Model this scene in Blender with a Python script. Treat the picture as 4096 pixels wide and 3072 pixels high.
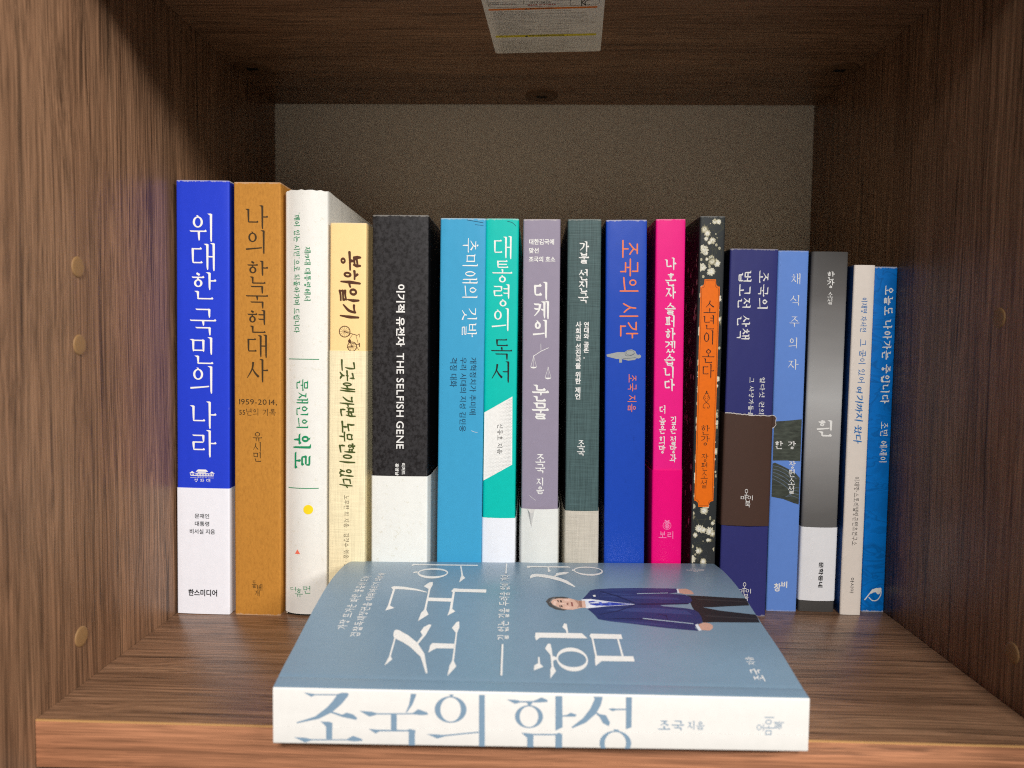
import bpy, bmesh, math, random
from mathutils import Vector, Matrix
from mathutils.geometry import tessellate_polygon

# ------------------------------------------------------------------ camera, world, lamps, exposure
# All lengths below are written in millimetres and stored in metres.
# x runs along the shelf, y into the bookcase, z up; the origin is the middle of the shelf top.
MM = 0.001
scene = bpy.context.scene
COL = scene.collection
for _o in list(bpy.data.objects):
    bpy.data.objects.remove(_o)


def camera_axes(pitch, yaw, roll):
    cp, sp = math.cos(pitch), math.sin(pitch)
    cy, sy = math.cos(yaw), math.sin(yaw)
    f = Vector((sy * cp, cy * cp, -sp))
    r0 = Vector((cy, -sy, 0))
    u0 = r0.cross(f)
    cr, sr = math.cos(roll), math.sin(roll)
    return r0 * cr - u0 * sr, r0 * sr + u0 * cr, f


cam_data = bpy.data.cameras.new('camera')
cam = bpy.data.objects.new('camera', cam_data)
COL.objects.link(cam)
_r, _u, _f = camera_axes(math.radians(3.0327), math.radians(-1.6163), math.radians(-0.6908))
_m = Matrix((_r, _u, -_f)).transposed().to_4x4()
_m.translation = Vector((-3.85, -373.87, 140.81)) * MM
cam.matrix_world = _m
cam_data.sensor_width = 36.0
cam_data.lens = 2903.1 / 4096 * 36.0
cam_data.clip_start = 0.01
cam_data.clip_end = 50.0
cam_data.dof.use_dof = True
cam_data.dof.focus_distance = 0.372
cam_data.dof.aperture_fstop = cam_data.lens / 2.6
scene.camera = cam

world = bpy.data.worlds.new('World')
scene.world = world
world.use_nodes = True
# the unseen room: dim above, a little brighter below where its floor and desk catch the lamps
_wt = world.node_tree
_bg = _wt.nodes['Background']
_tc = _wt.nodes.new('ShaderNodeTexCoord')
_sx = _wt.nodes.new('ShaderNodeSeparateXYZ')
_rp = _wt.nodes.new('ShaderNodeValToRGB')
_mr = _wt.nodes.new('ShaderNodeMapRange')
_mr.inputs['From Min'].default_value = -1.0
_wt.links.new(_tc.outputs['Generated'], _sx.inputs[0])
_wt.links.new(_sx.outputs['Z'], _mr.inputs['Value'])
_wt.links.new(_mr.outputs[0], _rp.inputs['Fac'])
_wt.links.new(_rp.outputs['Color'], _bg.inputs['Color'])
_rp.color_ramp.elements[0].position = 0.25
_rp.color_ramp.elements[0].color = (0.26, 0.24, 0.215, 1)
_rp.color_ramp.elements[1].position = 0.62
_rp.color_ramp.elements[1].color = (0.035, 0.032, 0.030, 1)
_bg.inputs['Strength'].default_value = 1.0


def area(name, loc, target, sx, sy, power, color):
    d = bpy.data.lights.new(name, 'AREA')
    d.shape = 'RECTANGLE'
    d.size, d.size_y = sx, sy
    d.energy = power
    d.color = color
    o = bpy.data.objects.new(name, d)
    COL.objects.link(o)
    o.location = loc
    o.rotation_euler = (Vector(target) - Vector(loc)).to_track_quat('-Z', 'Y').to_euler()
    return o


# two ceiling panels of the room, one straight in front of the bookcase and one off to its right
area('ceiling_lamp', (0.19, -1.75, 1.14), (0.0, 0.0, 0.10), 0.34, 0.22, 36.0, (1.0, 0.985, 0.965))
area('ceiling_lamp', (2.00, -1.55, 1.28), (0.0, 0.0, 0.10), 1.5, 0.5, 54.0, (1.0, 0.965, 0.92))

vs = scene.view_settings
vs.view_transform = 'Standard'
vs.look = 'None'
vs.exposure = 0.0
vs.gamma = 1.0
vs.use_curve_mapping = False
scene.cycles.max_bounces = 8
scene.cycles.diffuse_bounces = 5
scene.cycles.use_denoising = False
scene.cycles.filter_width = 1.15
scene.cycles.sample_clamp_indirect = 1.5
scene.cycles.caustics_reflective = False
scene.cycles.caustics_refractive = False
scene.cycles.blur_glossy = 0.6

random.seed(11)


# ------------------------------------------------------------------ materials
def lin(r, g, b):
    def f(c):
        c /= 255.0
        return c / 12.92 if c <= 0.04045 else ((c + 0.055) / 1.055) ** 2.4
    return (f(r), f(g), f(b), 1.0)


class NT:
    """small wrapper for building a node material"""
    def __init__(self, name, rough=0.5, spec=0.5):
        self.m = bpy.data.materials.new(name)
        self.m.use_nodes = True
        self.t = self.m.node_tree
        self.b = self.t.nodes['Principled BSDF']
        self.b.inputs['Roughness'].default_value = rough
        self.b.inputs['Specular IOR Level'].default_value = spec
        self.tc = None

    def n(self, kind, **kw):
        x = self.t.nodes.new(kind)
        for k, v in kw.items():
            if k.startswith('i_'):
                x.inputs[k[2:].replace('_', ' ')].default_value = v
            else:
                setattr(x, k, v)
        return x

    def l(self, a, b):
        self.t.links.new(a, b)

    def coords(self, scale=(1, 1, 1)):
        if self.tc is None:
            self.tc = self.n('ShaderNodeTexCoord')
        mp = self.n('ShaderNodeMapping')
        mp.inputs['Scale'].default_value = scale
        self.l(self.tc.outputs['Object'], mp.inputs['Vector'])
        return mp.outputs['Vector']

    def noise(self, vec, scale=1.0, detail=4.0, rough=0.55, dist=0.0):
        x = self.n('ShaderNodeTexNoise')
        x.inputs['Scale'].default_value = scale
        x.inputs['Detail'].default_value = detail
        x.inputs['Roughness'].default_value = rough
        x.inputs['Distortion'].default_value = dist
        self.l(vec, x.inputs['Vector'])
        return x.outputs['Fac']

    def ramp(self, fac, stops, interp='LINEAR'):
        x = self.n('ShaderNodeValToRGB')
        cr = x.color_ramp
        cr.interpolation = interp
        while len(cr.elements) > 1:
            cr.elements.remove(cr.elements[-1])
        cr.elements[0].position, cr.elements[0].color = stops[0]
        for p, c in stops[1:]:
            e = cr.elements.new(p)
            e.color = c
        self.l(fac, x.inputs['Fac'])
        return x.outputs['Color']

    def mix(self, fac, a, b, mode='MIX'):
        x = self.n('ShaderNodeMix', data_type='RGBA', blend_type=mode)
        for sock, v in ((x.inputs[0], fac), (x.inputs[6], a), (x.inputs[7], b)):
            if hasattr(v, 'is_output'):
                self.l(v, sock)
            else:
                sock.default_value = v
        return x.outputs[2]

    def math(self, op, a, b=0.0):
        x = self.n('ShaderNodeMath', operation=op)
        for sock, v in ((x.inputs[0], a), (x.inputs[1], b)):
            if hasattr(v, 'is_output'):
                self.l(v, sock)
            else:
                sock.default_value = v
        return x.outputs[0]

    def bump(self, h, dist, strength=1.0, prev=None):
        x = self.n('ShaderNodeBump')
        x.inputs['Distance'].default_value = dist
        x.inputs['Strength'].default_value = strength
        self.l(h, x.inputs['Height'])
        if prev is not None:
            self.l(prev, x.inputs['Normal'])
        return x.outputs['Normal']

    def color(self, c):
        if hasattr(c, 'is_output'):
            self.l(c, self.b.inputs['Base Color'])
        else:
            self.b.inputs['Base Color'].default_value = c
        return self

    def normal(self, nrm):
        self.l(nrm, self.b.inputs['Normal'])
        return self


def g3(v):
    return (v, v, v, 1)


def wood(name, axis, tint=(1, 1, 1), rough=0.42, seed=0.0, contrast=1.0, spec=0.3):
    """walnut-print laminate with its grain along one axis"""
    a = 'xyz'.index(axis)

    def sc(along, across):
        s = [across] * 3
        s[a] = along
        return tuple(s)
    t = NT(name, rough, spec)
    warp = t.noise(t.coords(sc(5, 30)), 1.0, 2.0)
    base = t.n('ShaderNodeTexCoord')
    off = t.n('ShaderNodeVectorMath', operation='MULTIPLY_ADD')
    off.inputs[1].default_value = tuple(0.0 if i == a else 0.010 for i in range(3))
    t.l(warp, off.inputs[0])
    t.l(base.outputs['Object'], off.inputs[2])

    def mp(s):
        m = t.n('ShaderNodeMapping')
        m.inputs['Scale'].default_value = s
        m.inputs['Location'].default_value = (seed, seed * 1.7, seed * 0.6)
        t.l(off.outputs[0], m.inputs['Vector'])
        return m.outputs['Vector']
    broad = t.noise(mp(sc(2, 70)), 1.0, 3.0, 0.6)
    fine = t.noise(mp(sc(9, 720)), 1.0, 5.0, 0.66)
    hair = t.noise(mp(sc(26, 2100)), 1.0, 3.0, 0.6)
    pore = t.noise(mp(sc(9, 330)), 1.0, 5.0, 0.66)

    def c(r, g, b):
        return (r * tint[0], g * tint[1], b * tint[2], 1)
    col = t.ramp(broad, [(0.30, c(0.200, 0.104, 0.057)), (0.52, c(0.252, 0.136, 0.076)), (0.72, c(0.295, 0.164, 0.093))])
    f = t.ramp(fine, [(0.34, g3(1 - 0.50 * contrast)), (0.50, g3(1.0)), (0.66, g3(1 + 0.30 * contrast))])
    col = t.mix(1.0, col, f, 'MULTIPLY')
    h = t.ramp(hair, [(0.36, g3(1 - 0.50 * contrast)), (0.58, g3(1.14))])
    col = t.mix(1.0, col, h, 'MULTIPLY')
    p = t.ramp(pore, [(0.35, g3(0.22)), (0.41, g3(1.0))])
    col = t.mix(0.75 * contrast, col, t.mix(1.0, col, p, 'MULTIPLY'))
    t.color(col)
    nb = t.bump(fine, 0.00022, 0.55)
    t.normal(t.bump(p, 0.00012, 0.5, nb))
    return t.m


def cover_mat(name, base, kind='plain', rough=0.45, w=20.0, h=200.0, spec=0.22, wear=1.0):
    """printed or cloth cover; object coordinates: x across the spine, y into the shelf, z up"""
    t = NT(name, rough, spec)
    v = t.coords()
    mott = t.noise(v, 260.0, 5.0, 0.6)
    grain = t.noise(v, 2600.0, 2.0, 0.5)
    col = t.mix(1.0, base, t.ramp(mott, [(0.3, g3(0.975)), (0.7, g3(1.02))]), 'MULTIPLY')
    nrm = t.bump(t.noise(t.coords((70, 70, 28)), 1.0, 2.0), 0.0010, 0.35 if wear else 0.12, t.bump(grain, 0.00005, 0.35))
    if kind == 'kraft':
        fib = t.noise(t.coords((900, 900, 420)), 1.0, 5.0, 0.7)
        col = t.mix(1.0, col, t.ramp(fib, [(0.28, (0.82, 0.78, 0.72, 1)), (0.5, g3(1.0)), (0.72, g3(1.10))]), 'MULTIPLY')
        nrm = t.bump(fib, 0.00006, 0.5)
    elif kind in ('speckle', 'blot'):
        s = t.noise(t.coords((420, 420, 380)), 1.0, 4.0, 0.75)
        if kind == 'speckle':
            col = t.mix(1.0, col, t.ramp(s, [(0.40, (0.42, 0.38, 0.37, 1)), (0.55, g3(1.15)), (0.75, g3(1.5))]), 'MULTIPLY')
        else:
            low = t.noise(t.coords((14, 14, 9)), 1.0, 1.0)
            k = t.ramp(s, [(0.30, g3(0.68)), (0.40, g3(1.0))])
            col = t.mix(t.ramp(low, [(0.42, g3(0.1)), (0.6, g3(0.9))]), col, t.mix(1.0, col, k, 'MULTIPLY'))
    elif kind in ('linen', 'soft_linen'):
        k_ = 1.0 if kind == 'linen' else 0.4
        a = t.noise(t.coords((90, 90, 2600)), 1.0, 3.0, 0.6)
        b = t.noise(t.coords((2600, 2600, 90)), 1.0, 3.0, 0.6)
        a2 = t.noise(t.coords((60, 60, 1500)), 1.0, 2.0, 0.6)
        b2 = t.noise(t.coords((1500, 1500, 60)), 1.0, 2.0, 0.6)
        s = t.math('ADD', t.math('ADD', a, b), t.math('ADD', a2, b2))
        s = t.math('MULTIPLY', s, 0.25)
        col = t.mix(1.0, col, t.ramp(s, [(0.40, g3(1 - 0.34 * k_)), (0.5, g3(1.0)), (0.60, g3(1 + 0.28 * k_))]), 'MULTIPLY')
        nrm = t.bump(s, 0.0004, 0.5)
    elif kind == 'aged':
        s = t.noise(v, 420.0, 3.0, 0.7)
        col = t.mix(t.ramp(s, [(0.60, g3(0)), (0.72, g3(0.35))]), col, lin(196, 184, 150))
    elif kind == 'fog':
        sep = t.n('ShaderNodeSeparateXYZ')
        t.l(t.tc.outputs['Object'], sep.inputs[0])
        wv = t.noise(t.coords((14, 14, 40)), 1.0, 3.0, 0.55)
        z = t.math('ADD', t.math('DIVIDE', sep.outputs['Z'], 0.192), t.math('MULTIPLY', t.math('SUBTRACT', wv, 0.5), 0.10))
        col = t.ramp(z, [(0.0, lin(72, 70, 68)), (0.28, lin(106, 104, 102)), (0.42, lin(146, 144, 142)), (0.52, lin(168, 166, 164)),
                         (0.60, lin(184, 183, 181)), (0.72, lin(148, 146, 144)), (0.88, lin(102, 99, 97)), (1.0, lin(74, 72, 70))])
    elif kind == 'waves':
        wn = t.noise(t.coords((38, 38, 85)), 1.0, 3.0, 0.55, 0.8)
        ln = t.ramp(wn, [(0.36, g3(0.86)), (0.47, g3(1.02)), (0.495, g3(0.70)), (0.525, g3(0.97)), (0.60, g3(1.05)), (0.63, g3(0.84)), (0.68, g3(0.97))])
        col = t.mix(1.0, col, ln, 'MULTIPLY')
    # scuffed board edges at the head, the foot and along the joints
    if wear:
        sep = t.n('ShaderNodeSeparateXYZ')
        t.l(t.tc.outputs['Object'], sep.inputs[0])
        z = sep.outputs['Z']
        top = t.math('MINIMUM', z, t.math('SUBTRACT', h * MM, z))
        x = sep.outputs['X']
        side = t.math('MINIMUM', t.math('ABSOLUTE', x), t.math('ABSOLUTE', t.math('SUBTRACT', x, w * MM)))
        side = t.math('ADD', side, t.math('MULTIPLY', t.math('ABSOLUTE', sep.outputs['Y']), 1.0))
        d = t.math('MINIMUM', top, t.math('MULTIPLY', side, 2.2))
        wn = t.noise(t.coords((500, 500, 130)), 1.0, 4.0, 0.7)
        k = t.math('ADD', t.math('DIVIDE', d, 0.0011), t.math('MULTIPLY', wn, -2.6))
        fac = t.ramp(t.math('ADD', k, 1.0), [(0.0, g3(0.75 * wear)), (0.35, g3(0.0))])
        col = t.mix(fac, col, lin(214, 208, 198))
    t.color(col).normal(nrm)
    return t.m


def plain(name, c, rough=0.5, spec=0.22):
    t = NT(name, rough, spec)
    v = t.coords()
    t.color(t.mix(1.0, c, t.ramp(t.noise(v, 700.0, 3.0), [(0.3, g3(0.95)), (0.7, g3(1.04))]), 'MULTIPLY'))
    return t.m


INK = {
    'white_ink': plain('white_ink', lin(238, 236, 231)), 'black_ink': plain('black_ink', lin(32, 31, 31)),
    'brown_ink': plain('brown_ink', lin(62, 48, 30)), 'green_ink': plain('green_ink', lin(30, 140, 92)),
    'umber_ink': plain('umber_ink', lin(84, 50, 32)), 'olive_ink': plain('olive_ink', lin(72, 84, 38)),
    'navy_ink': plain('navy_ink', lin(30, 58, 84)), 'orange_ink': plain('orange_ink', lin(240, 130, 84)),
    'blue_ink': plain('blue_ink', lin(44, 116, 180)), 'pale_pink_ink': plain('pale_pink_ink', lin(255, 150, 200)),
    'slate_ink': plain('slate_ink', lin(126, 152, 174)), 'red_ink': plain('red_ink', lin(176, 40, 36)),
    'grey_ink': plain('grey_ink', lin(96, 96, 96)), 'silver_ink': plain('silver_ink', lin(164, 166, 164)), 'dot_ink': plain('dot_ink', lin(208, 209, 208)),
    'yellow_ink': plain('yellow_ink', lin(245, 212, 36)), 'coral_ink': plain('coral_ink', lin(236, 116, 92)),
}
PAPER = None


def paper_mat():
    t = NT('page_edges', 0.8, 0.2)
    s = t.noise(t.coords((4000, 30, 30)), 1.0, 2.0)
    t.color(t.mix(1.0, lin(232, 222, 200), t.ramp(s, [(0.35, g3(0.72)), (0.6, g3(1.0))]), 'MULTIPLY'))
    return t.m


PAPER = paper_mat()


# ------------------------------------------------------------------ object helpers
def link(o, parent=None, label=None, cat=None, group=None, kind=None):
    COL.objects.link(o)
    if parent is not None:
        o.parent = parent
    if label:
        o['label'] = label
    if cat:
        o['category'] = cat
    if group:
        o['group'] = group
    if kind:
        o['kind'] = kind
    return o


def empty(name, loc=(0, 0, 0), rot=(0, 0, 0), **kw):
    o = bpy.data.objects.new(name, None)
    o.empty_display_size = 0.02
    o.location = Vector(loc) * MM
    o.rotation_euler = rot
    return link(o, **kw)


def mesh(name, verts, faces, mats, parent=None, fmat=None, smooth=None, recalc=True, **kw):
    me = bpy.data.meshes.new(name)
    me.from_pydata([(v[0] * MM, v[1] * MM, v[2] * MM) for v in verts], [], faces)
    for m in (mats if isinstance(mats, (list, tuple)) else [mats]):
        me.materials.append(m)
    if fmat:
        for p, i in zip(me.polygons, fmat):
            p.material_index = i
    if recalc:
        bm = bmesh.new()
        bm.from_mesh(me)
        bmesh.ops.recalc_face_normals(bm, faces=bm.faces)
        bm.to_mesh(me)
        bm.free()
    if smooth is not None:
        me.shade_smooth()
        me.set_sharp_from_angle(angle=math.radians(smooth))
    me.update()
    return link(bpy.data.objects.new(name, me), parent, **kw)


def box_mesh(name, lo, hi, mats, parent=None, bevel=0.0, **kw):
    bm = bmesh.new()
    bmesh.ops.create_cube(bm, size=1.0)
    for v in bm.verts:
        v.co = Vector([(lo[i] + (v.co[i] + 0.5) * (hi[i] - lo[i])) * MM for i in range(3)])
    if bevel:
        bmesh.ops.bevel(bm, geom=list(bm.edges), offset=bevel * MM, segments=2, affect='EDGES', profile=0.5)
    me = bpy.data.meshes.new(name)
    bm.to_mesh(me)
    bm.free()
    for m in (mats if isinstance(mats, (list, tuple)) else [mats]):
        me.materials.append(m)
    me.shade_smooth()
    me.set_sharp_from_angle(angle=math.radians(40))
    return link(bpy.data.objects.new(name, me), parent, **kw)


def disc_dome(name, c, axis, r, h, mat, parent, n=40, rings=5, **kw):
    """shallow domed cap sitting on a board; axis is the outward direction"""
    ax = Vector(axis)
    a = ax.orthogonal().normalized()
    b = ax.cross(a)
    vs_, fs = [], []
    prof = [(1.0, 0.0), (0.985, 0.55), (0.93, 0.85), (0.75, 1.0), (0.4, 1.08)]
    for pr, ph in prof:
        for i in range(n):
            q = 2 * math.pi * i / n
            vs_.append(Vector(c) + ax * (h * ph) + (a * math.cos(q) + b * math.sin(q)) * (r * pr))
    vs_.append(Vector(c) + ax * (h * 1.1))
    for k in range(len(prof) - 1):
        for i in range(n):
            j = (i + 1) % n
            fs.append((k * n + i, k * n + j, (k + 1) * n + j, (k + 1) * n + i))
    k = len(prof) - 1
    for i in range(n):
        fs.append((k * n + i, k * n + (i + 1) % n, len(vs_) - 1))
    return mesh(name, vs_, fs, mat, parent, smooth=50, **kw)


# ------------------------------------------------------------------ lettering: flat printed shapes
# A shape is (points, faces) in flat 2D units. Sans lettering comes from Blender's own font;
# the serif and brush lettering is drawn stroke by stroke from Hangul letter parts below.
def fill(loops):
    if not hasattr(loops[0][0], '__len__'):
        loops = [loops]
    pts = [p for lp in loops for p in lp]
    tris = tessellate_polygon([[Vector((p[0], p[1], 0)) for p in lp] for lp in loops])
    return (pts, [tuple(t) for t in tris])


def ring_shape(cx, cy, rx, ry, ix, iy, n=28):
    pts = []
    for i in range(n):
        q = 2 * math.pi * i / n
        pts.append((cx + rx * math.cos(q), cy + ry * math.sin(q)))
    for i in range(n):
        q = 2 * math.pi * i / n
        pts.append((cx + ix * math.cos(q), cy + iy * math.sin(q)))
    return (pts, [(i, (i + 1) % n, n + (i + 1) % n, n + i) for i in range(n)])


def disc_shape(cx, cy, rx, ry=None, n=28):
    ry = rx if ry is None else ry
    return ([(cx + rx * math.cos(2 * math.pi * i / n), cy + ry * math.sin(2 * math.pi * i / n)) for i in range(n)], [tuple(range(n))])


def smooth_pts(pts, n=6):
    if len(pts) < 3:
        return list(pts)
    out = []
    P = [pts[0]] + list(pts) + [pts[-1]]
    for i in range(1, len(P) - 2):
        for k in range(n):
            t = k / n
            out.append(tuple(0.5 * ((2 * P[i][d]) + (-P[i - 1][d] + P[i + 1][d]) * t + (2 * P[i - 1][d] - 5 * P[i][d] + 4 * P[i + 1][d] - P[i + 2][d]) * t * t
                                    + (-P[i - 1][d] + 3 * P[i][d] - 3 * P[i + 1][d] + P[i + 2][d]) * t ** 3) for d in range(len(P[i]))))
    out.append(tuple(pts[-1]))
    return out


def stroke(pts, w0, w1=None, wm=None, cap=True):
    """a line of varying width as a strip of quads"""
    w1 = w0 if w1 is None else w1
    n = len(pts)
    L = [0.0]
    for i in range(1, n):
        L.append(L[-1] + math.dist(pts[i], pts[i - 1]))
    tot = L[-1] or 1e-6
    left, right = [], []
    for i, p in enumerate(pts):
        a, b = pts[max(0, i - 1)], pts[min(n - 1, i + 1)]
        d = Vector((b[0] - a[0], b[1] - a[1]))
        d = d.normalized() if d.length > 1e-9 else Vector((1, 0))
        t = L[i] / tot
        w = w0 + (w1 - w0) * t if wm is None else ((w0 + (wm - w0) * t * 2) if t < .5 else (wm + (w1 - wm) * (t - .5) * 2))
        left.append((p[0] - d.y * w / 2, p[1] + d.x * w / 2))
        right.append((p[0] + d.y * w / 2, p[1] - d.x * w / 2))
    vs_ = left + right
    fs = [(i, i + 1, n + i + 1, n + i) for i in range(n - 1)]
    if cap:
        for (pi, pj, w, li, ri) in ((0, 1, w0, 0, n), (n - 1, n - 2, w1, n - 1, 2 * n - 1)):
            d = Vector((pts[pi][0] - pts[pj][0], pts[pi][1] - pts[pj][1]))
            d = d.normalized() if d.length > 1e-9 else Vector((1, 0))
            k = len(vs_)
            vs_ += [(vs_[li][0] * .75 + vs_[ri][0] * .25 + d.x * w * .36, vs_[li][1] * .75 + vs_[ri][1] * .25 + d.y * w * .36),
                    (vs_[li][0] * .25 + vs_[ri][0] * .75 + d.x * w * .36, vs_[li][1] * .25 + vs_[ri][1] * .75 + d.y * w * .36)]
            fs.append((li, k, k + 1, ri))
    return (vs_, fs)


STYLE = {  # vertical weight, horizontal weight, drawing manner
    'mjl': (0.085, 0.066, 's'), 'mj': (0.090, 0.050, 's'), 'mjb': (0.125, 0.085, 's'), 'mjx': (0.145, 0.105, 's'),
    'mjr': (0.085, 0.085, 'r'), 'br': (0.15, 0.13, 'b'), 'br2': (0.125, 0.11, 'b'),
}


class Pen:
    def __init__(self, style):
        self.wv, self.wh, self.kind = STYLE[style]
        self.out = []

    def j(self, a=0.02):
        return random.uniform(-a, a) if self.kind == 'b' else 0.0

    def v(self, x, y0, y1, head=True):
        w = self.wv
        h = w / 2
        if self.kind == 's':
            k = 1.05 * w if head else 0.0
            self.out.append(fill([(x - h - k, y0 + .15 * w), (x - h * .2, y0 + .22 * w), (x + h, y0 - .10 * w), (x + h * .8, y1 + .4 * w),
                                  (x + h * .5, y1), (x - h * .2, y1 - .05 * w), (x - h * .7, y1 + 1.1 * w), (x - h, y0 - .5 * w)]))
        elif self.kind == 'r':
            self.out.append(stroke([(x, y0), (x, y1)], w))
        else:
            m = (x + self.j(.03), (y0 + y1) / 2)
            self.out.append(stroke(smooth_pts([(x + self.j(), y0 + self.j()), m, (x + self.j() - .03, y1 + self.j())]), w * .8, w * .55, w * 1.25))

    def h(self, x0, x1, y, tail=True):
        w = self.wh
        h = w / 2
        if self.kind == 's':
            b = 1.0 * w if tail else 0.0
            self.out.append(fill([(x0 - .2 * w, y + 1.3 * h), (x0 + .9 * w, y + h), (x1 - 1.9 * w, y + h), (x1 - .9 * w, y + h + b * .75),
                                  (x1, y + h * .2), (x1 - .5 * w, y - h), (x0 + .9 * w, y - h), (x0 + .15 * w, y - .4 * h)]))
        elif self.kind == 'r':
            self.out.append(stroke([(x0, y), (x1, y)], w))
        else:
            self.out.append(stroke(smooth_pts([(x0, y - .02 + self.j()), ((x0 + x1) / 2, y + self.j()), (x1, y + .03 + self.j())]), w * 1.1, w * .75, w * .85))

    def d(self, pts, w0, w1):
        """curved slanting stroke, widths as multiples of the vertical weight"""
        p = smooth_pts(pts)
        if self.kind == 's':
            self.out.append(stroke(p, w0 * self.wv, w1 * self.wv, cap=False))
        elif self.kind == 'r':
            self.out.append(stroke(p, self.wv))
        else:
            self.out.append(stroke(p, self.wv * .95, self.wv * .6, self.wv * 1.1))

    def o(self, x0, y0, x1, y1):
        cx, cy, rx, ry = (x0 + x1) / 2, (y0 + y1) / 2, (x1 - x0) / 2, (y1 - y0) / 2
        r = min(rx, ry * 1.25)
        if self.kind == 's':
            self.out.append(ring_shape(cx, cy, r, ry, max(r - self.wv * .92, r * .3), max(ry - self.wh * .95, ry * .3)))
            w = self.wv
            self.out.append(fill([(cx - w * .7, cy + ry + w * .55), (cx + w * .15, cy + ry + w * .45), (cx + w * .35, cy + ry - self.wh * .2), (cx - w * .2, cy + ry - self.wh * .2)]))
        else:
            self.out.append(ring_shape(cx, cy, r, ry, max(r - self.wv * .95, r * .28), max(ry - self.wh * .95, ry * .28)))

    # consonants in a box; role: 'v' beside a vertical vowel, 'h' above a horizontal one, 'f' at the foot
    def cons(self, c, b, role):
        x0, y0, x1, y1 = b
        W_, H_ = x1 - x0, y1 - y0

        def X(t):
            return x0 + t * W_

        def Y(t):
            return y0 + t * H_
        dbl = {'ㄲ': 'ㄱㄱ', 'ㄸ': 'ㄷㄷ', 'ㅃ': 'ㅂㅂ', 'ㅆ': 'ㅅㅅ', 'ㅉ': 'ㅈㅈ', 'ㄳ': 'ㄱㅅ', 'ㄵ': 'ㄴㅈ', 'ㄶ': 'ㄴㅎ', 'ㄺ': 'ㄹㄱ', 'ㄻ': 'ㄹㅁ',
               'ㄼ': 'ㄹㅂ', 'ㄽ': 'ㄹㅅ', 'ㄾ': 'ㄹㅌ', 'ㄿ': 'ㄹㅍ', 'ㅀ': 'ㄹㅎ', 'ㅄ': 'ㅂㅅ'}
        if c in dbl:
            self.cons(dbl[c][0], (x0 - .02, y0, X(.49), y1), role)
            self.cons(dbl[c][1], (X(.52), y0, x1 + .02, y1), role)
            return
        if c in 'ㄱㅋ':
            if role == 'v':
                self.h(X(.04), X(.88), Y(.92), False)
                self.d([(X(.85), Y(.95)), (X(.70), Y(.45)), (X(.10), Y(.0))], 1.1, .35)
                if c == 'ㅋ':
                    self.h(X(.08), X(.74), Y(.55), False)
            else:
                self.h(X(.06), X(.90), Y(.90), False)
                self.v(X(.86), Y(.94), Y(.0), False)
                if c == 'ㅋ':
                    self.h(X(.10), X(.84), Y(.48), False)
        elif c == 'ㄴ':
            self.v(X(.14), Y(.97), Y(.12))
            self.h(X(.10), X(.98), Y(.10))
        elif c in 'ㄷㅌ':
            self.h(X(.08), X(.90), Y(.90))
            self.v(X(.14), Y(.90), Y(.10), False)
            self.h(X(.12), X(.96), Y(.10))
            if c == 'ㅌ':
                self.h(X(.16), X(.86), Y(.50), False)
        elif c == 'ㄹ':
            self.h(X(.08), X(.88), Y(.92), False)
            self.v(X(.84), Y(.94), Y(.54), False)
            self.h(X(.12), X(.86), Y(.52), False)
            self.v(X(.14), Y(.52), Y(.10), False)
            self.h(X(.12), X(.96), Y(.08))
        elif c == 'ㅁ':
            self.v(X(.14), Y(.94), Y(.04))
            self.h(X(.14), X(.88), Y(.88), False)
            self.v(X(.86), Y(.92), Y(.02), False)
            self.h(X(.14), X(.88), Y(.12), False)
        elif c == 'ㅂ':
            self.v(X(.14), Y(1.0), Y(.04))
            self.v(X(.86), Y(1.0), Y(.02), False)
            self.h(X(.14), X(.86), Y(.55), False)
            self.h(X(.14), X(.86), Y(.10), False)
        elif c == 'ㅅ':
            self.d([(X(.52), Y(1.0)), (X(.42), Y(.55)), (X(.02), Y(.02))], 1.0, .35)
            self.d([(X(.44), Y(.62)), (X(.68), Y(.32)), (X(.98), Y(.08))], .45, 1.15)
        elif c in 'ㅈㅊ':
            t = .92 if c == 'ㅈ' else .72
            if c == 'ㅊ':
                self.d([(X(.42), Y(1.06)), (X(.58), Y(.90))], .8, 1.0)
            self.h(X(.08), X(.92), Y(t), False)
            self.d([(X(.62), Y(t)), (X(.48), Y(t * .55)), (X(.02), Y(.02))], 1.0, .35)
            self.d([(X(.48), Y(t * .58)), (X(.72), Y(.28)), (X(.98), Y(.06))], .45, 1.15)
        elif c == 'ㅍ':
            self.h(X(.06), X(.94), Y(.90))
            self.v(X(.32), Y(.90), Y(.12), False)
            self.v(X(.68), Y(.90), Y(.12), False)
            self.h(X(.02), X(.98), Y(.10))
        elif c == 'ㅇ':
            self.o(X(.10), Y(.03), X(.90), Y(.93))
        elif c == 'ㅎ':
            self.d([(X(.38), Y(1.06)), (X(.60), Y(.92))], .8, .95)
            self.h(X(.06), X(.94), Y(.74))
            self.o(X(.20), Y(.0), X(.80), Y(.60))

    def syll(self, ch):
        n = ord(ch) - 0xAC00
        ini = 'ㄱㄲㄴㄷㄸㄹㅁㅂㅃㅅㅆㅇㅈㅉㅊㅋㅌㅍㅎ'[n // 588]
        med = 'ㅏㅐㅑㅒㅓㅔㅕㅖㅗㅘㅙㅚㅛㅜㅝㅞㅟㅠㅡㅢㅣ'[(n % 588) // 28]
        fin = ['', *'ㄱㄲㄳㄴㄵㄶㄷㄹㄺㄻㄼㄽㄾㄿㅀㅁㅂㅄㅅㅆㅇㅈㅊㅋㅌㅍㅎ'][n % 28]
        F = bool(fin)
        vert = {'ㅏ': 'a', 'ㅐ': 'ai', 'ㅑ': 'A', 'ㅒ': 'Ai', 'ㅓ': 'e', 'ㅔ': 'ei', 'ㅕ': 'E', 'ㅖ': 'Ei', 'ㅣ': 'i'}
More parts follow.
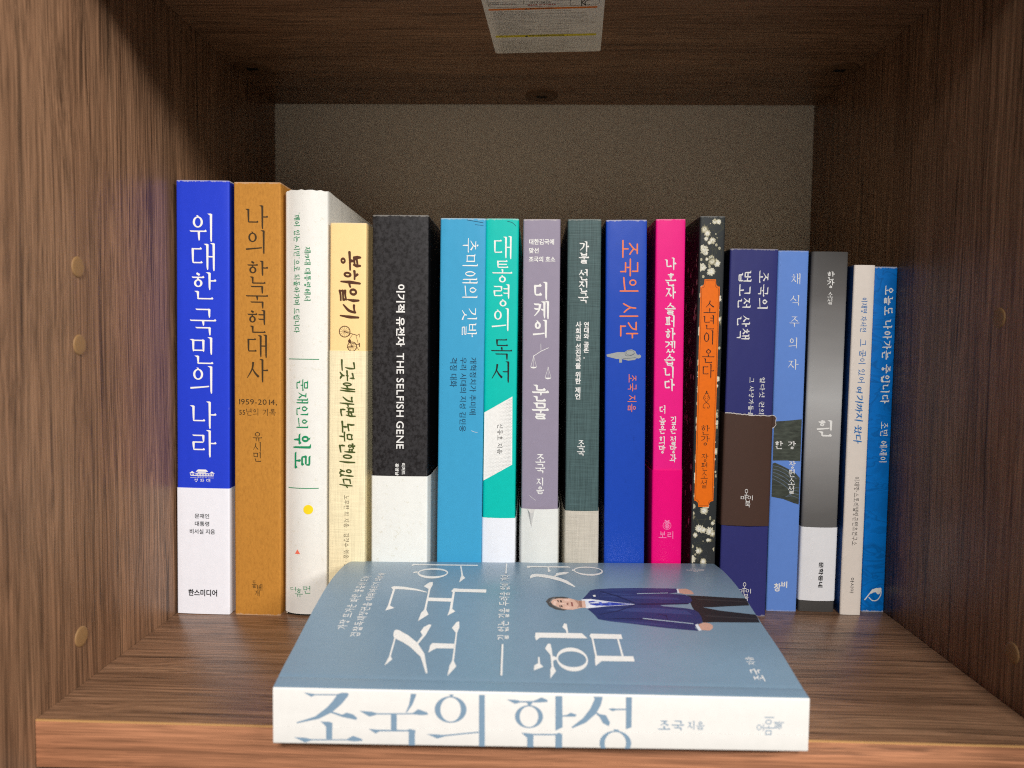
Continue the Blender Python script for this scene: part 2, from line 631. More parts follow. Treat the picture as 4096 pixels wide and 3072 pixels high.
        comp = {'ㅘ': ('ㅗ', 'a'), 'ㅙ': ('ㅗ', 'ai'), 'ㅚ': ('ㅗ', 'i'), 'ㅝ': ('ㅜ', 'e'), 'ㅞ': ('ㅜ', 'ei'), 'ㅟ': ('ㅜ', 'i'), 'ㅢ': ('ㅡ', 'i')}
        T, B = 1.0, (0.36 if F else -0.02)
        M = (T + B) / 2 + .02

        def stems(code, lowarm=False):
            m = M - (.06 if lowarm else 0)
            if code == 'i':
                self.v(.80, T, B)
            elif code in 'aA':
                self.v(.74, T, B)
                for y in ((m,) if code == 'a' else (m + .10, m - .10)):
                    self.h(.76, 1.0, y)
            elif code in 'eE':
                self.v(.82, T, B)
                for y in ((m,) if code == 'e' else (m + .11, m - .09)):
                    self.h(.56, .82, y, False)
            elif code in ('ai', 'Ai'):
                self.v(.66, T - .03, B + .04)
                self.v(.90, T, B)
                for y in ((m,) if code == 'ai' else (m + .09, m - .09)):
                    self.h(.67, .90, y, False)
            else:
                self.v(.70, T - .03, B + .04)
                self.v(.92, T, B)
                for y in ((m,) if code == 'ei' else (m + .09, m - .09)):
                    self.h(.50, .70, y, False)
        if med in vert:
            code = vert[med]
            x1 = .58 if code in 'ia' or code == 'A' else (.54 if code in 'eE' else .50)
            b = (.04, .46, x1, .95) if F else (.04, .16, x1, .88)
            if ini in 'ㄴㄷㄹㅁㅂㅌ' and not F:
                b = (b[0], b[1] + .06, b[2], b[3] - .02)
            self.cons(ini, b, 'v')
            stems(code)
            fb = (.20, .0, .90, .31)
        elif med in comp:
            hz, code = comp[med]
            b = (.06, .64, .52, .97) if F else (.06, .48, .54, .94)
            self.cons(ini, b, 'h' if hz != 'ㅡ' or ini not in 'ㄱㅋ' else 'v')
            if hz == 'ㅗ':
                y = .46 if F else .22
                self.v(.30, b[1] - .02, y, False)
                self.h(.0, .64, y)
            elif hz == 'ㅜ':
                y = .55 if F else .36
                self.h(.0, .64, y)
                self.v(.34, y, y - (.17 if F else .34), False)
            else:
                y = .46 if F else .20
                self.d([(.0, y - .02), (.35, y + .01), (.72, y + .05)], .75, .55)
            stems(code, True)
            fb = (.20, .0, .90, .29)
        else:
            if F:
                b = (.18, .66, .82, 1.0)
                fb = (.17, .0, .84, .31)
                if med in 'ㅗㅛ':
                    y = .44
                    for x in ((.5,) if med == 'ㅗ' else (.36, .64)):
                        self.v(x, .60, y, False)
                elif med in 'ㅜㅠ':
                    y = .55
                    for x in ((.5,) if med == 'ㅜ' else (.36, .64)):
                        self.v(x, y, .36, False)
                else:
                    y = .47
                    b = (.18, .58, .82, .98)
            else:
                b = (.16, .48, .84, .98)
                if med in 'ㅗㅛ':
                    y = .12
                    for x in ((.5,) if med == 'ㅗ' else (.36, .64)):
                        self.v(x, .42, y, False)
                elif med in 'ㅜㅠ':
                    y = .36
                    b = (.16, .50, .84, 1.0)
                    for x in ((.5,) if med == 'ㅜ' else (.36, .64)):
                        self.v(x, y, -.02, False)
                else:
                    y = .14
                    b = (.16, .34, .84, .96)
            self.cons(ini, b, 'h')
            self.h(.0, 1.0, y)
        if F:
            self.cons(fin, fb, 'f')
        return self.out


FONT_BOLD = {'go': 0.010, 'gob': 0.026, 'gol': 0.002, 'la': -0.002, 'fallback': 0.004}
GLYPHS = {}


def outline_glyphs(style, chars):
    """outlines of single characters of Blender's own font: one line of text per character"""
    gap = 3.0
    cu = bpy.data.curves.new('lettering_source', 'FONT')
    cu.body = '\n'.join(chars)
    cu.space_line = gap
    cu.offset = FONT_BOLD[style]
    cu.resolution_u = 3
    ob = bpy.data.objects.new('lettering_source', cu)
    COL.objects.link(ob)
    me = bpy.data.meshes.new_from_object(ob.evaluated_get(bpy.context.evaluated_depsgraph_get()))
    co = [(v.co.x, v.co.y) for v in me.vertices]
    per = {}
    for p in me.polygons:
        k = int(round((0.35 - co[p.vertices[0]][1]) / gap))
        per.setdefault(k, []).append(tuple(p.vertices))
    for k, ch in enumerate(chars):
        idx, pts, fcs = {}, [], []
        for fc in per.get(k, []):
            for q in fc:
                if q not in idx:
                    idx[q] = len(pts)
                    pts.append((co[q][0], co[q][1] + k * gap))
            fcs.append(tuple(idx[q] for q in fc))
        GLYPHS[(style, ch)] = (pts, fcs)
    bpy.data.meshes.remove(me)
    bpy.data.objects.remove(ob)
    bpy.data.curves.remove(cu)


def prepare_glyphs(jobs):
    need = {}
    for body, style in jobs:
        for ch in body:
            st = style if style in FONT_BOLD else ('fallback' if not (0xAC00 <= ord(ch) <= 0xD7A3) else None)
            if st and ch != ' ':
                need.setdefault(st, {})[ch] = 1
    for st, chars in need.items():
        outline_glyphs(st, list(chars))


def font_row(body, style):
    """a row of sans characters as one shape"""
    pts, fcs, x = [], [], 0.0
    for ch in body:
        if ch == ' ':
            x += .28
            continue
        g = GLYPHS[(style, ch)]
        b = len(pts)
        pts += [(p[0] + x, p[1]) for p in g[0]]
        fcs += [tuple(b + i for i in fc) for fc in g[1]]
        x += .93 if ord(ch) > 0x3000 else (max((p[0] for p in g[0]), default=.2) + .07)
    return (pts, fcs)


def shift(s, dx, dy, sx=1.0, sy=1.0, skew=0.0):
    return ([(x * sx + dx + y * skew, y * sy + dy) for x, y in s[0]], s[1])


def bounds(shapes):
    xs = [p[0] for s in shapes for p in s[0]]
    ys = [p[1] for s in shapes for p in s[0]]
    return min(xs), min(ys), max(xs), max(ys)




def text_shapes(body, style, upright_column):
    out = []
    if style in FONT_BOLD:
        if not upright_column:
            return [font_row(body, style)]
        y = 0.0
        for ch in body:
            if ch == ' ':
                y -= .38
                continue
            s = GLYPHS[(style, ch)]
            out.append(shift(s, 0, y))
            y -= 1.0
        return out
    pos = 0.0
    adv = 1.10 if not upright_column else 1.09
    for ch in body:
        if ch == ' ':
            pos += .40 if not upright_column else .25
            continue
        if 0xAC00 <= ord(ch) <= 0xD7A3:
            g = Pen(style).syll(ch)
            w_ = adv
            if style[:2] == 'br':
                k = random.uniform(.88, 1.08)
                g = [shift(s, 0, random.uniform(-.05, .05), k, k, .08) for s in g]
                w_ = adv * .92
        elif ch in "'.,·":
            yy = {"'": .92, '.': .05, ',': .03, '·': .45}[ch]
            g = [disc_shape(.1, yy, .07, n=10)]
            w_ = .34
        else:
            s = GLYPHS[('fallback', ch)]
            b = bounds([s])
            g = [shift(s, .05 - b[0], .08 - b[1])]
            w_ = b[2] - b[0] + .16
        for s in g:
            out.append(shift(s, pos, 0) if not upright_column else shift(s, 0, -pos))
        pos += w_ if not upright_column else adv
    return out


def clip(poly, ax, lim, keep_above):
    out = []
    for i in range(len(poly)):
        a, b = poly[i], poly[(i + 1) % len(poly)]
        da = (a[ax] - lim) * (1 if keep_above else -1)
        db = (b[ax] - lim) * (1 if keep_above else -1)
        if da >= 0:
            out.append(a)
        if (da < 0) != (db < 0):
            t = da / (da - db)
            out.append((a[0] + (b[0] - a[0]) * t, a[1] + (b[1] - a[1]) * t))
    return out


def clipped(shapes, lo=None, hi=None, rows=None, xhi=None):
    """cut flat shapes to a height range, and into strips along the rows of the curved cover"""
    res = []
    for pts, faces in shapes:
        V_, F_ = [], []
        for fc in faces:
            poly = [pts[i] for i in fc]
            if lo is not None:
                poly = clip(poly, 1, lo, True)
            if hi is not None and len(poly) > 2:
                poly = clip(poly, 1, hi, False)
            if xhi is not None and len(poly) > 2:
                poly = clip(poly, 0, xhi, False)
            parts = [poly]
            if rows and len(poly) > 2:
                parts = []
                y0, y1 = min(p[1] for p in poly), max(p[1] for p in poly)
                for i in range(len(rows) - 1):
                    if rows[i + 1] > y0 and rows[i] < y1:
                        q = clip(poly, 1, rows[i], True) if y0 < rows[i] else poly
                        if len(q) > 2 and y1 > rows[i + 1]:
                            q = clip(q, 1, rows[i + 1], False)
                        if len(q) > 2:
                            parts.append(q)
            for q in parts:
                if len(q) > 2:
                    b = len(V_)
                    V_ += q
                    F_.append(tuple(range(b, b + len(q))))
        res.append((V_, F_))
    return res


def diced(shapes, du, dv):
    """cut large flat shapes into cells so that they follow a bent surface"""
    out = []
    for pts, faces in shapes:
        us, vs_ = [p[0] for p in pts], [p[1] for p in pts]
        if not us:
            continue
        if max(vs_) - min(vs_) > dv * 1.5:
            a = math.floor(min(vs_) / dv)
            n = int((max(vs_) - a * dv) / dv) + 2
            pts, faces = clipped([(pts, faces)], rows=[(a + i) * dv for i in range(n + 1)])[0]
        if du and pts and max(us) - min(us) > du * 1.2:
            sw = ([(p[1], p[0]) for p in pts], faces)
            a = math.floor(min(us) / du)
            n = int((max(us) - a * du) / du) + 2
            sw = clipped([sw], rows=[(a + i) * du for i in range(n + 1)])[0]
            pts, faces = [(p[1], p[0]) for p in sw[0]], sw[1]
        out.append((pts, faces))
    return out


class Print:
    """collects flat shapes on a surface; each shape lies a hair above the one before"""
    def __init__(self, f, lift=0.05, cell=(0, 4.0)):
        self.f, self.lift, self.cell = f, lift, cell
        self.v, self.fc, self.k = [], [], 0

    def add(self, shapes, tr=None):
        if tr:
            shapes = [([tr(p) for p in s[0]], s[1]) for s in shapes]
        for pts, faces in (diced(shapes, *self.cell) if self.cell else shapes):
            b = len(self.v)
            up = self.lift + self.k * 0.0007
            self.k += 1
            for p in pts:
                self.v.append(self.f(p[0], p[1], up))
            self.fc += [tuple(b + i for i in fc) for fc in faces]
        return self

    def text(self, body, style, orient, bx):
        sh = text_shapes(body, style, orient == 'V')
        a0, b0, a1, b1 = bounds(sh)
        x0, z0, x1, z1 = bx
        if orient in 'VH':
            def tr(p):
                return (x0 + (p[0] - a0) / (a1 - a0) * (x1 - x0), z0 + (p[1] - b0) / (b1 - b0) * (z1 - z0))
        elif orient == 'R':     # turned clockwise, reads downwards
            def tr(p):
                return (x0 + (p[1] - b0) / (b1 - b0) * (x1 - x0), z1 - (p[0] - a0) / (a1 - a0) * (z1 - z0))
        else:                   # 'L': turned anticlockwise, reads upwards / away
            def tr(p):
                return (x1 - (p[1] - b0) / (b1 - b0) * (x1 - x0), z0 + (p[0] - a0) / (a1 - a0) * (z1 - z0))
        return self.add(sh, tr)

    def build(self, name, mat, parent, **kw):
        return mesh(name, self.v, self.fc, mat, parent, recalc=False, **kw)


# ------------------------------------------------------------------ the wall and the bookcase
HALF, TOP, FRONT, REAR = 187.0, 307.0, -116.7, 139.5


def wallpaper_mat():
    t = NT('wallpaper', 0.75, 0.25)
    a = t.noise(t.coords((240, 240, 2000)), 1.0, 3.0, 0.6)
    b = t.noise(t.coords((2000, 2000, 240)), 1.0, 3.0, 0.6)
    s = t.math('MULTIPLY', t.math('ADD', a, b), 0.5)
    c = t.mix(1.0, lin(240, 231, 215), t.ramp(s, [(0.38, g3(0.84)), (0.5, g3(1.0)), (0.62, g3(1.12))]), 'MULTIPLY')
    t.color(c).normal(t.bump(s, 0.0004, 0.5))
    return t.m


mesh('wall', [(-420, REAR + 1.5, -160), (420, REAR + 1.5, -160), (420, REAR + 1.5, 520), (-420, REAR + 1.5, 520),
              (-420, REAR + 40, -160), (420, REAR + 40, -160), (420, REAR + 40, 520), (-420, REAR + 40, 520)],
     [(0, 1, 2, 3), (7, 6, 5, 4), (0, 4, 5, 1), (1, 5, 6, 2), (2, 6, 7, 3), (3, 7, 4, 0)], wallpaper_mat(), kind='structure')

SIDE_WOOD = wood('side_wood', 'z', seed=0.7)
SIDE_WOOD_R = wood('side_wood_opposite', 'z', seed=3.1)
SHELF_WOOD = wood('shelf_wood', 'x', seed=5.3, rough=.34, spec=.5)
TOP_WOOD = wood('top_wood', 'x', seed=8.9, contrast=.8)
BAND_WOOD = wood('edge_band_wood', 'x', tint=(1.74, 1.40, 1.28), rough=.5, seed=2.2, contrast=.7)
SIDE_BAND = wood('side_edge_band_wood', 'z', tint=(1.2, 1.0, 0.85), rough=.5, seed=4.2)
PALE_EDGE = plain('edge_band_glue_line', lin(196, 150, 96), 0.5)
TAN_CAP = plain('tan_plastic', lin(146, 112, 74), 0.55)
DARK_CAP = plain('dark_brown_plastic', lin(98, 71, 50), 0.5)
SLOT = plain('slot_black', lin(18, 15, 12), 0.7)

case = empty('bookcase', (0, 0, 0), label='brown walnut-grain bookcase compartment that frames the row of books', cat='bookcase')
for sgn, wm in ((-1, SIDE_WOOD), (1, SIDE_WOOD_R)):
    x0, x1 = sorted((sgn * HALF, sgn * (HALF + 17.5)))
    p = box_mesh('side_panel', (x0, -149.5, -150), (x1, REAR, 500), wm, case, bevel=.25)
    box_mesh('edge_band', (x0 + .05, -150.4, -150), (x1 - .05, -149.52, 500), SIDE_BAND, p, bevel=.2)
sh = box_mesh('shelf_board', (-HALF + .15, FRONT + .9, -18), (HALF - .15, REAR - .3, 0), SHELF_WOOD, case, bevel=.12)
box_mesh('edge_band', (-HALF + .4, FRONT, -17.95), (HALF - .4, FRONT + .88, -.55), BAND_WOOD, sh, bevel=.15)
box_mesh('glue_line', (-HALF + .4, FRONT + .12, -.53), (HALF - .4, FRONT + .88, -.03), PALE_EDGE, sh)
tp = box_mesh('top_board', (-HALF + .15, FRONT + .9, TOP), (HALF - .15, 133.0, TOP + 18), TOP_WOOD, case, bevel=.12)
box_mesh('edge_band', (-HALF + .4, FRONT, TOP + .05), (HALF - .4, FRONT + .88, TOP + 17.95), BAND_WOOD, tp, bevel=.15)
box_mesh('back_rail', (-HALF + .2, 133.2, TOP + .9), (HALF - .2, REAR - .2, TOP + 18), TOP_WOOD, case)
for sgn, y, z in ((-1, -85.4, 170.2), (-1, -85.3, 139.0), (-1, -88.0, 19.9), (1, -69.6, 154.5), (1, -87.7, 22.1)):
    disc_dome('screw_cap', (sgn * HALF, y, z), (-sgn, 0, 0), 4.2, 0.5, TAN_CAP, case)
for x, y in ((-176.0, 71.0), (-.3, 119.0), (176.0, 72.0)):
    c = disc_dome('shelf_fastener', (x, y, TOP), (0, 0, -1), 11.0, 0.7, DARK_CAP, case)
    box_mesh('slot', (x - 3.6, y - 1.9, TOP - .9), (x + 3.6, y + 1.9, TOP - .4), SLOT, c, bevel=.15)


# ------------------------------------------------------------------ standing books
def profile(w, D, r, bulge, g=0.0, flare=0.0, ns=10):
    pts = [(-g - flare, D), (-g - flare, r + 9), (-g - flare * .75, r + 4)]
    for i in range(5):
        q = math.pi + (math.pi / 2) * i / 4
        pts.append((-g + r + r * math.cos(q), -g + r + r * math.sin(q)))
    for i in range(1, ns):
        s = i / ns
        pts.append((-g + r + s * (w + 2 * g - 2 * r), -g - bulge * (1 - (2 * s - 1) ** 2)))
    for i in range(5):
        q = -math.pi / 2 + (math.pi / 2) * i / 4
        pts.append((w + g - r + r * math.cos(q), -g + r + r * math.sin(q)))
    pts += [(w + g + flare * .75, r + 4), (w + g + flare, r + 9), (w + g + flare, D)]
    return pts


def shell(name, pts, t, z0, z1, mats, parent, warp=None, nz=None, edge=None, **kw):
    """a folded sheet of thickness t standing on edge; mats = spine, side, inside"""
    n = len(pts)
    inner = []
    for i, p in enumerate(pts):
        a, b = pts[max(0, i - 1)], pts[min(n - 1, i + 1)]
        d = Vector((b[0] - a[0], b[1] - a[1])).normalized()
        inner.append((p[0] - d.y * t, p[1] + d.x * t))
    ring_ = list(pts) + inner[::-1]
    m = len(ring_)
    nz = nz or max(2, int((z1 - z0) / 4))
    V, F, FM = [], [], []
    for k in range(nz + 1):
        for i, (x, y) in enumerate(ring_):
            z = z0 + (z1 - z0) * k / nz
            if edge and k in (0, nz):
                z += edge(x, y, k == nz)
            V.append((x, y + (warp(z) if warp else 0.0), z))
    for k in range(nz):
        for i in range(m):
            j = (i + 1) % m
            F.append((k * m + i, k * m + j, (k + 1) * m + j, (k + 1) * m + i))
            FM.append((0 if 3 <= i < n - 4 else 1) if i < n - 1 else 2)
    for i in range(n - 1):
        o0, o1, i1, i0 = i, i + 1, m - 2 - i, m - 1 - i
        F.append((o0, o1, i1, i0))
        F.append(tuple(nz * m + q for q in (o0, i0, i1, o1)))
        FM += [2, 2]
    return mesh(name, V, F, mats, parent, fmat=FM, smooth=35, **kw)


ROW = 'books standing in a row on the shelf'
BOOKS = {}


def standing(key, x, y, w, h, lean, label, spine, side=None, bulge=0.22, r=0.9, t=0.45, depth=148.0, board=False):
    a = math.radians(lean)
    root = empty('book', (x, y, max(0.0, w * math.sin(a)) + 0.02), (0, a, 0), label=label, cat='book', group=ROW)
    D = min(depth, REAR - .5 - y)
    ph = random.uniform(0, 6)

    def warp(z):
        return .10 * math.sin(z * .021 + ph) + .035 * math.sin(z * .083 + 2 * ph)
    side = side or spine
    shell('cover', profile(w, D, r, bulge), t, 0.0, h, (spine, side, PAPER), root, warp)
    ins = 3.0 if board else .25
    box_mesh('pages', (t + .12, 1.1, ins), (w - t - .12, D - .8 - ins * .5, h - ins), PAPER, root)

    def f(u, v, up):
        s = (u - r) / (w - 2 * r)
        b = bulge * (1 - (2 * min(max(s, 0), 1) - 1) ** 2)
        return (u, -b - up + warp(v), v)
    BOOKS[key] = dict(root=root, w=w, h=h, D=D, f=f, r=r, warp=warp, bulge=bulge)
    return root


def belly_band(key, z0, z1, mats, g=.22, bulge=0.0, flare=0.0, r=0.9, t=.12, edge=None, name='belly_band'):
    b = BOOKS[key]
    w = b['w']
    bulge = max(bulge, b['bulge'] + .03)
    o = shell(name, profile(w, b['D'] - 6, r, bulge, g, flare), t, z0, z1, mats, b['root'], b['warp'], edge=edge)

    def f(u, v, up):
        s = (u + g - r) / (w + 2 * g - 2 * r)
        return (u, -g - bulge * (1 - (2 * min(max(s, 0), 1) - 1) ** 2) - up + b['warp'](v), v)
    b['band'] = (o, f)
    return o


def cv(name, rgb, kind='plain', w=20, h=200, **kw):
    return cover_mat(name, lin(*rgb), kind, w=w, h=h, **kw)


standing('blue', -186.1, -9.4, 27.15, 221.6, 0.45, 'thick cobalt blue paperback with a white lower third, against the left wall',
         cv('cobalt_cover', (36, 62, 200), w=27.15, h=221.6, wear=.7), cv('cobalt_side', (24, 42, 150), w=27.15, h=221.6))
belly_band('blue', 0.1, 65.8, (cv('white_band', (232, 233, 240), wear=0),) * 3, g=.14, r=.7)
standing('brown', -156.08, -9.3, 23.85, 220.9, 0.251, 'tall kraft brown paperback with thin dark vertical lettering',
         cv('kraft_cover', (186, 128, 52), 'kraft', w=23.85, h=220.9, wear=.35, rough=.7))
standing('white', -130.88, -7.1, 21.8, 217.5, 0.295, 'worn white book with a rounded spine, green lettering and a yellow dot',
         cv('white_cover', (228, 226, 219), 'aged', w=21.8, h=217.5, wear=.4, rough=.38), bulge=2.3, r=1.6, t=.5)
shell('board', profile(20.6, 138.0, 1.5, 2.0, ns=10), .6, 0.0, 216.0, (plain('dark_board', lin(30, 38, 36)),) * 3, BOOKS['white']['root'],
      lambda z: .75).location = (.6 * MM, 0, 0)
_wb = [o for o in BOOKS['white']['root'].children if o.name.startswith('cover')][0]
for _v in _wb.data.vertices:        # the jacket ends a little above the board and its foot is rubbed round
    _z = _v.co.z / MM
    if _z > 216.5:                   # rumpled head of the jacket
        _x, _y = _v.co.x / MM, _v.co.y / MM
        _v.co.z -= (1.1 * max(0, 1 - _x / 2.2) ** 2 + .25 + .25 * math.sin(_x * 1.3 + _y * .31) + (.9 * (max(0, _y - 45) / 90) ** 2 if _x > 15 else 0)) * MM
    if _z < 1.5:
        _v.co.z = (1.1 + .9 * (1 - min(1, max(0, _v.co.x / MM) / 3.0)) ** 2) * MM
standing('cream', -107.87, -7.3, 18.42, 201.4, 0.3, 'cream paperback with brushed brown lettering and a small bicycle drawing',
         cv('cream_cover', (247, 213, 150), w=18.42, h=201.4, wear=.3, rough=.55))
belly_band('cream', 0.1, 137.1, (cv('cream_linen_band', (240, 226, 186), 'soft_linen', wear=0, rough=.7),) * 3, g=.16, r=.75)
standing('black', -85.77, -5.7, 28.54, 205.8, 0.0, 'thick charcoal speckled paperback wrapped in a plain off-white lower band',
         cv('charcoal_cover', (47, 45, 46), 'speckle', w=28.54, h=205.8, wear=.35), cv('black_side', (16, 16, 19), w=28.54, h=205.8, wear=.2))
belly_band('black', 0.1, 73.2, (cv('offwhite_band', (236, 235, 228), 'aged', wear=0),) * 3, g=.3, r=1.1, flare=1.0, bulge=.5)
standing('sky', -52.44, -3.8, 23.16, 204.7, 0.254, 'sky blue paperback with white sideways title, creased at the head',
         cv('sky_cover', (62, 158, 200), w=23.16, h=204.7, wear=.6))
standing('teal', -28.89, -2.6, 16.9, 204.9, 0.057, 'turquoise paperback with a white slanted dotted panel on its spine',
         cv('teal_cover', (2, 190, 176), w=16.9, h=204.9, wear=.5), r=1.3)
belly_band('teal', 0.1, 51.7, (cv('bright_white_band', (236, 237, 242), wear=0, rough=.3),) * 3, g=.25, bulge=.7, r=1.2, flare=.3)
standing('lilac', -8.44, -1.3, 18.95, 204.9, -0.333, 'greyish lilac paperback with a torn white band and a balance drawing',
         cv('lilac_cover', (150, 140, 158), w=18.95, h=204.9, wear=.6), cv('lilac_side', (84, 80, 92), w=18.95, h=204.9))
belly_band('lilac', 0.1, 56.6, (cv('glossy_white_band', (228, 228, 222), wear=0, rough=.25),) * 3, g=.35, bulge=1.5, flare=.9, r=1.4)
standing('green', 14.49, 0.0, 17.14, 205.3, -0.42, 'dark green-grey linen-textured paperback with a beige lower band',
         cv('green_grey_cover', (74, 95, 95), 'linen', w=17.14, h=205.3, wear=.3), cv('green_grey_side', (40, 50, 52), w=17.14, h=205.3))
belly_band('green', 0.1, 55.6, (cv('beige_linen_band', (205, 196, 180), 'soft_linen', wear=0, rough=.7),) * 3, g=.3, bulge=.9, flare=.5, r=1.2)
standing('royal', 35.09, 1.3, 20.97, 205.3, -0.728, 'royal blue paperback with an orange sideways title and a grey statue print',
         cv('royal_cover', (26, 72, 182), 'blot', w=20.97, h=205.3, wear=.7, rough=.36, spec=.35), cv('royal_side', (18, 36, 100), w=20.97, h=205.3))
standing('pink', 60.08, 2.6, 15.12, 206.1, -0.564, 'hot pink paperback with white vertical lettering',
         cv('pink_cover', (246, 26, 136), w=15.12, h=206.1, wear=.3))
belly_band('pink', 0.1, 77.0, (cv('magenta_band', (250, 12, 126), wear=0, rough=.3),) * 3, g=.3, bulge=.7, flare=.8, r=1.2)
standing('floral', 80.01, 3.8, 13.0, 208.0, 0.181, 'dark flower-patterned book with an orange spine plate',
         cv('dark_floral_cover', (50, 53, 54), w=13.0, h=208, wear=.25))
standing('navy', 95.86, 4.9, 24.49, 191.7, 0.278, 'navy blue paperback with a torn dark brown band around its middle',
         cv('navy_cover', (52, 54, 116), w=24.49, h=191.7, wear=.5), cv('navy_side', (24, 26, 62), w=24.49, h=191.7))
random.seed(5)
_tear = [random.uniform(-.35, .35) for _ in range(64)]
belly_band('navy', 48.2, 106.6, (cv('brown_band', (78, 56, 47), wear=0, rough=.55),) * 3, g=.35, bulge=.8, flare=.5, r=1.3,
           edge=lambda x, y, top: (_tear[int(x * 2) % 64] * (1 if top else .25) + (.5 * math.cos(x * .16) if top else 0)))
standing('veg', 123.39, 13.2, 16.02, 192.1, 0.152, 'periwinkle blue paperback with a dark landscape print across its spine',
         cv('periwinkle_cover', (103, 143, 218), w=16.02, h=192.1, wear=.3))
standing('grey', 140.76, 14.0, 19.02, 191.8, 0.323, 'smoky grey hardback with a plain white band near its foot',
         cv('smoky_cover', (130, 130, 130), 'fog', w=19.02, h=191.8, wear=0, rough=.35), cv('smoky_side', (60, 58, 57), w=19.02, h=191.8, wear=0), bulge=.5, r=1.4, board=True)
belly_band('grey', 6.1, 45.9, (cv('matte_white_band', (236, 236, 238), wear=0),) * 3, g=.25, bulge=.9, r=1.5, flare=.2)
standing('beige', 161.37, 10.2, 10.81, 184.6, 0.285, 'slim beige paperback with blue lettering and dark blue sides',
         cv('beige_cover', (226, 215, 204), w=10.81, h=184.6, wear=0, rough=.5), cv('deep_blue_side', (20, 66, 130), w=10.81, h=184.6, wear=.2))
standing('blue2', 174.6, 15.4, 12.3, 184.4, 0.06, 'slim bright blue paperback with a rippled water pattern, against the right wall',
         cv('water_cover', (0, 118, 208), 'waves', w=12.4, h=184.4, wear=.8))

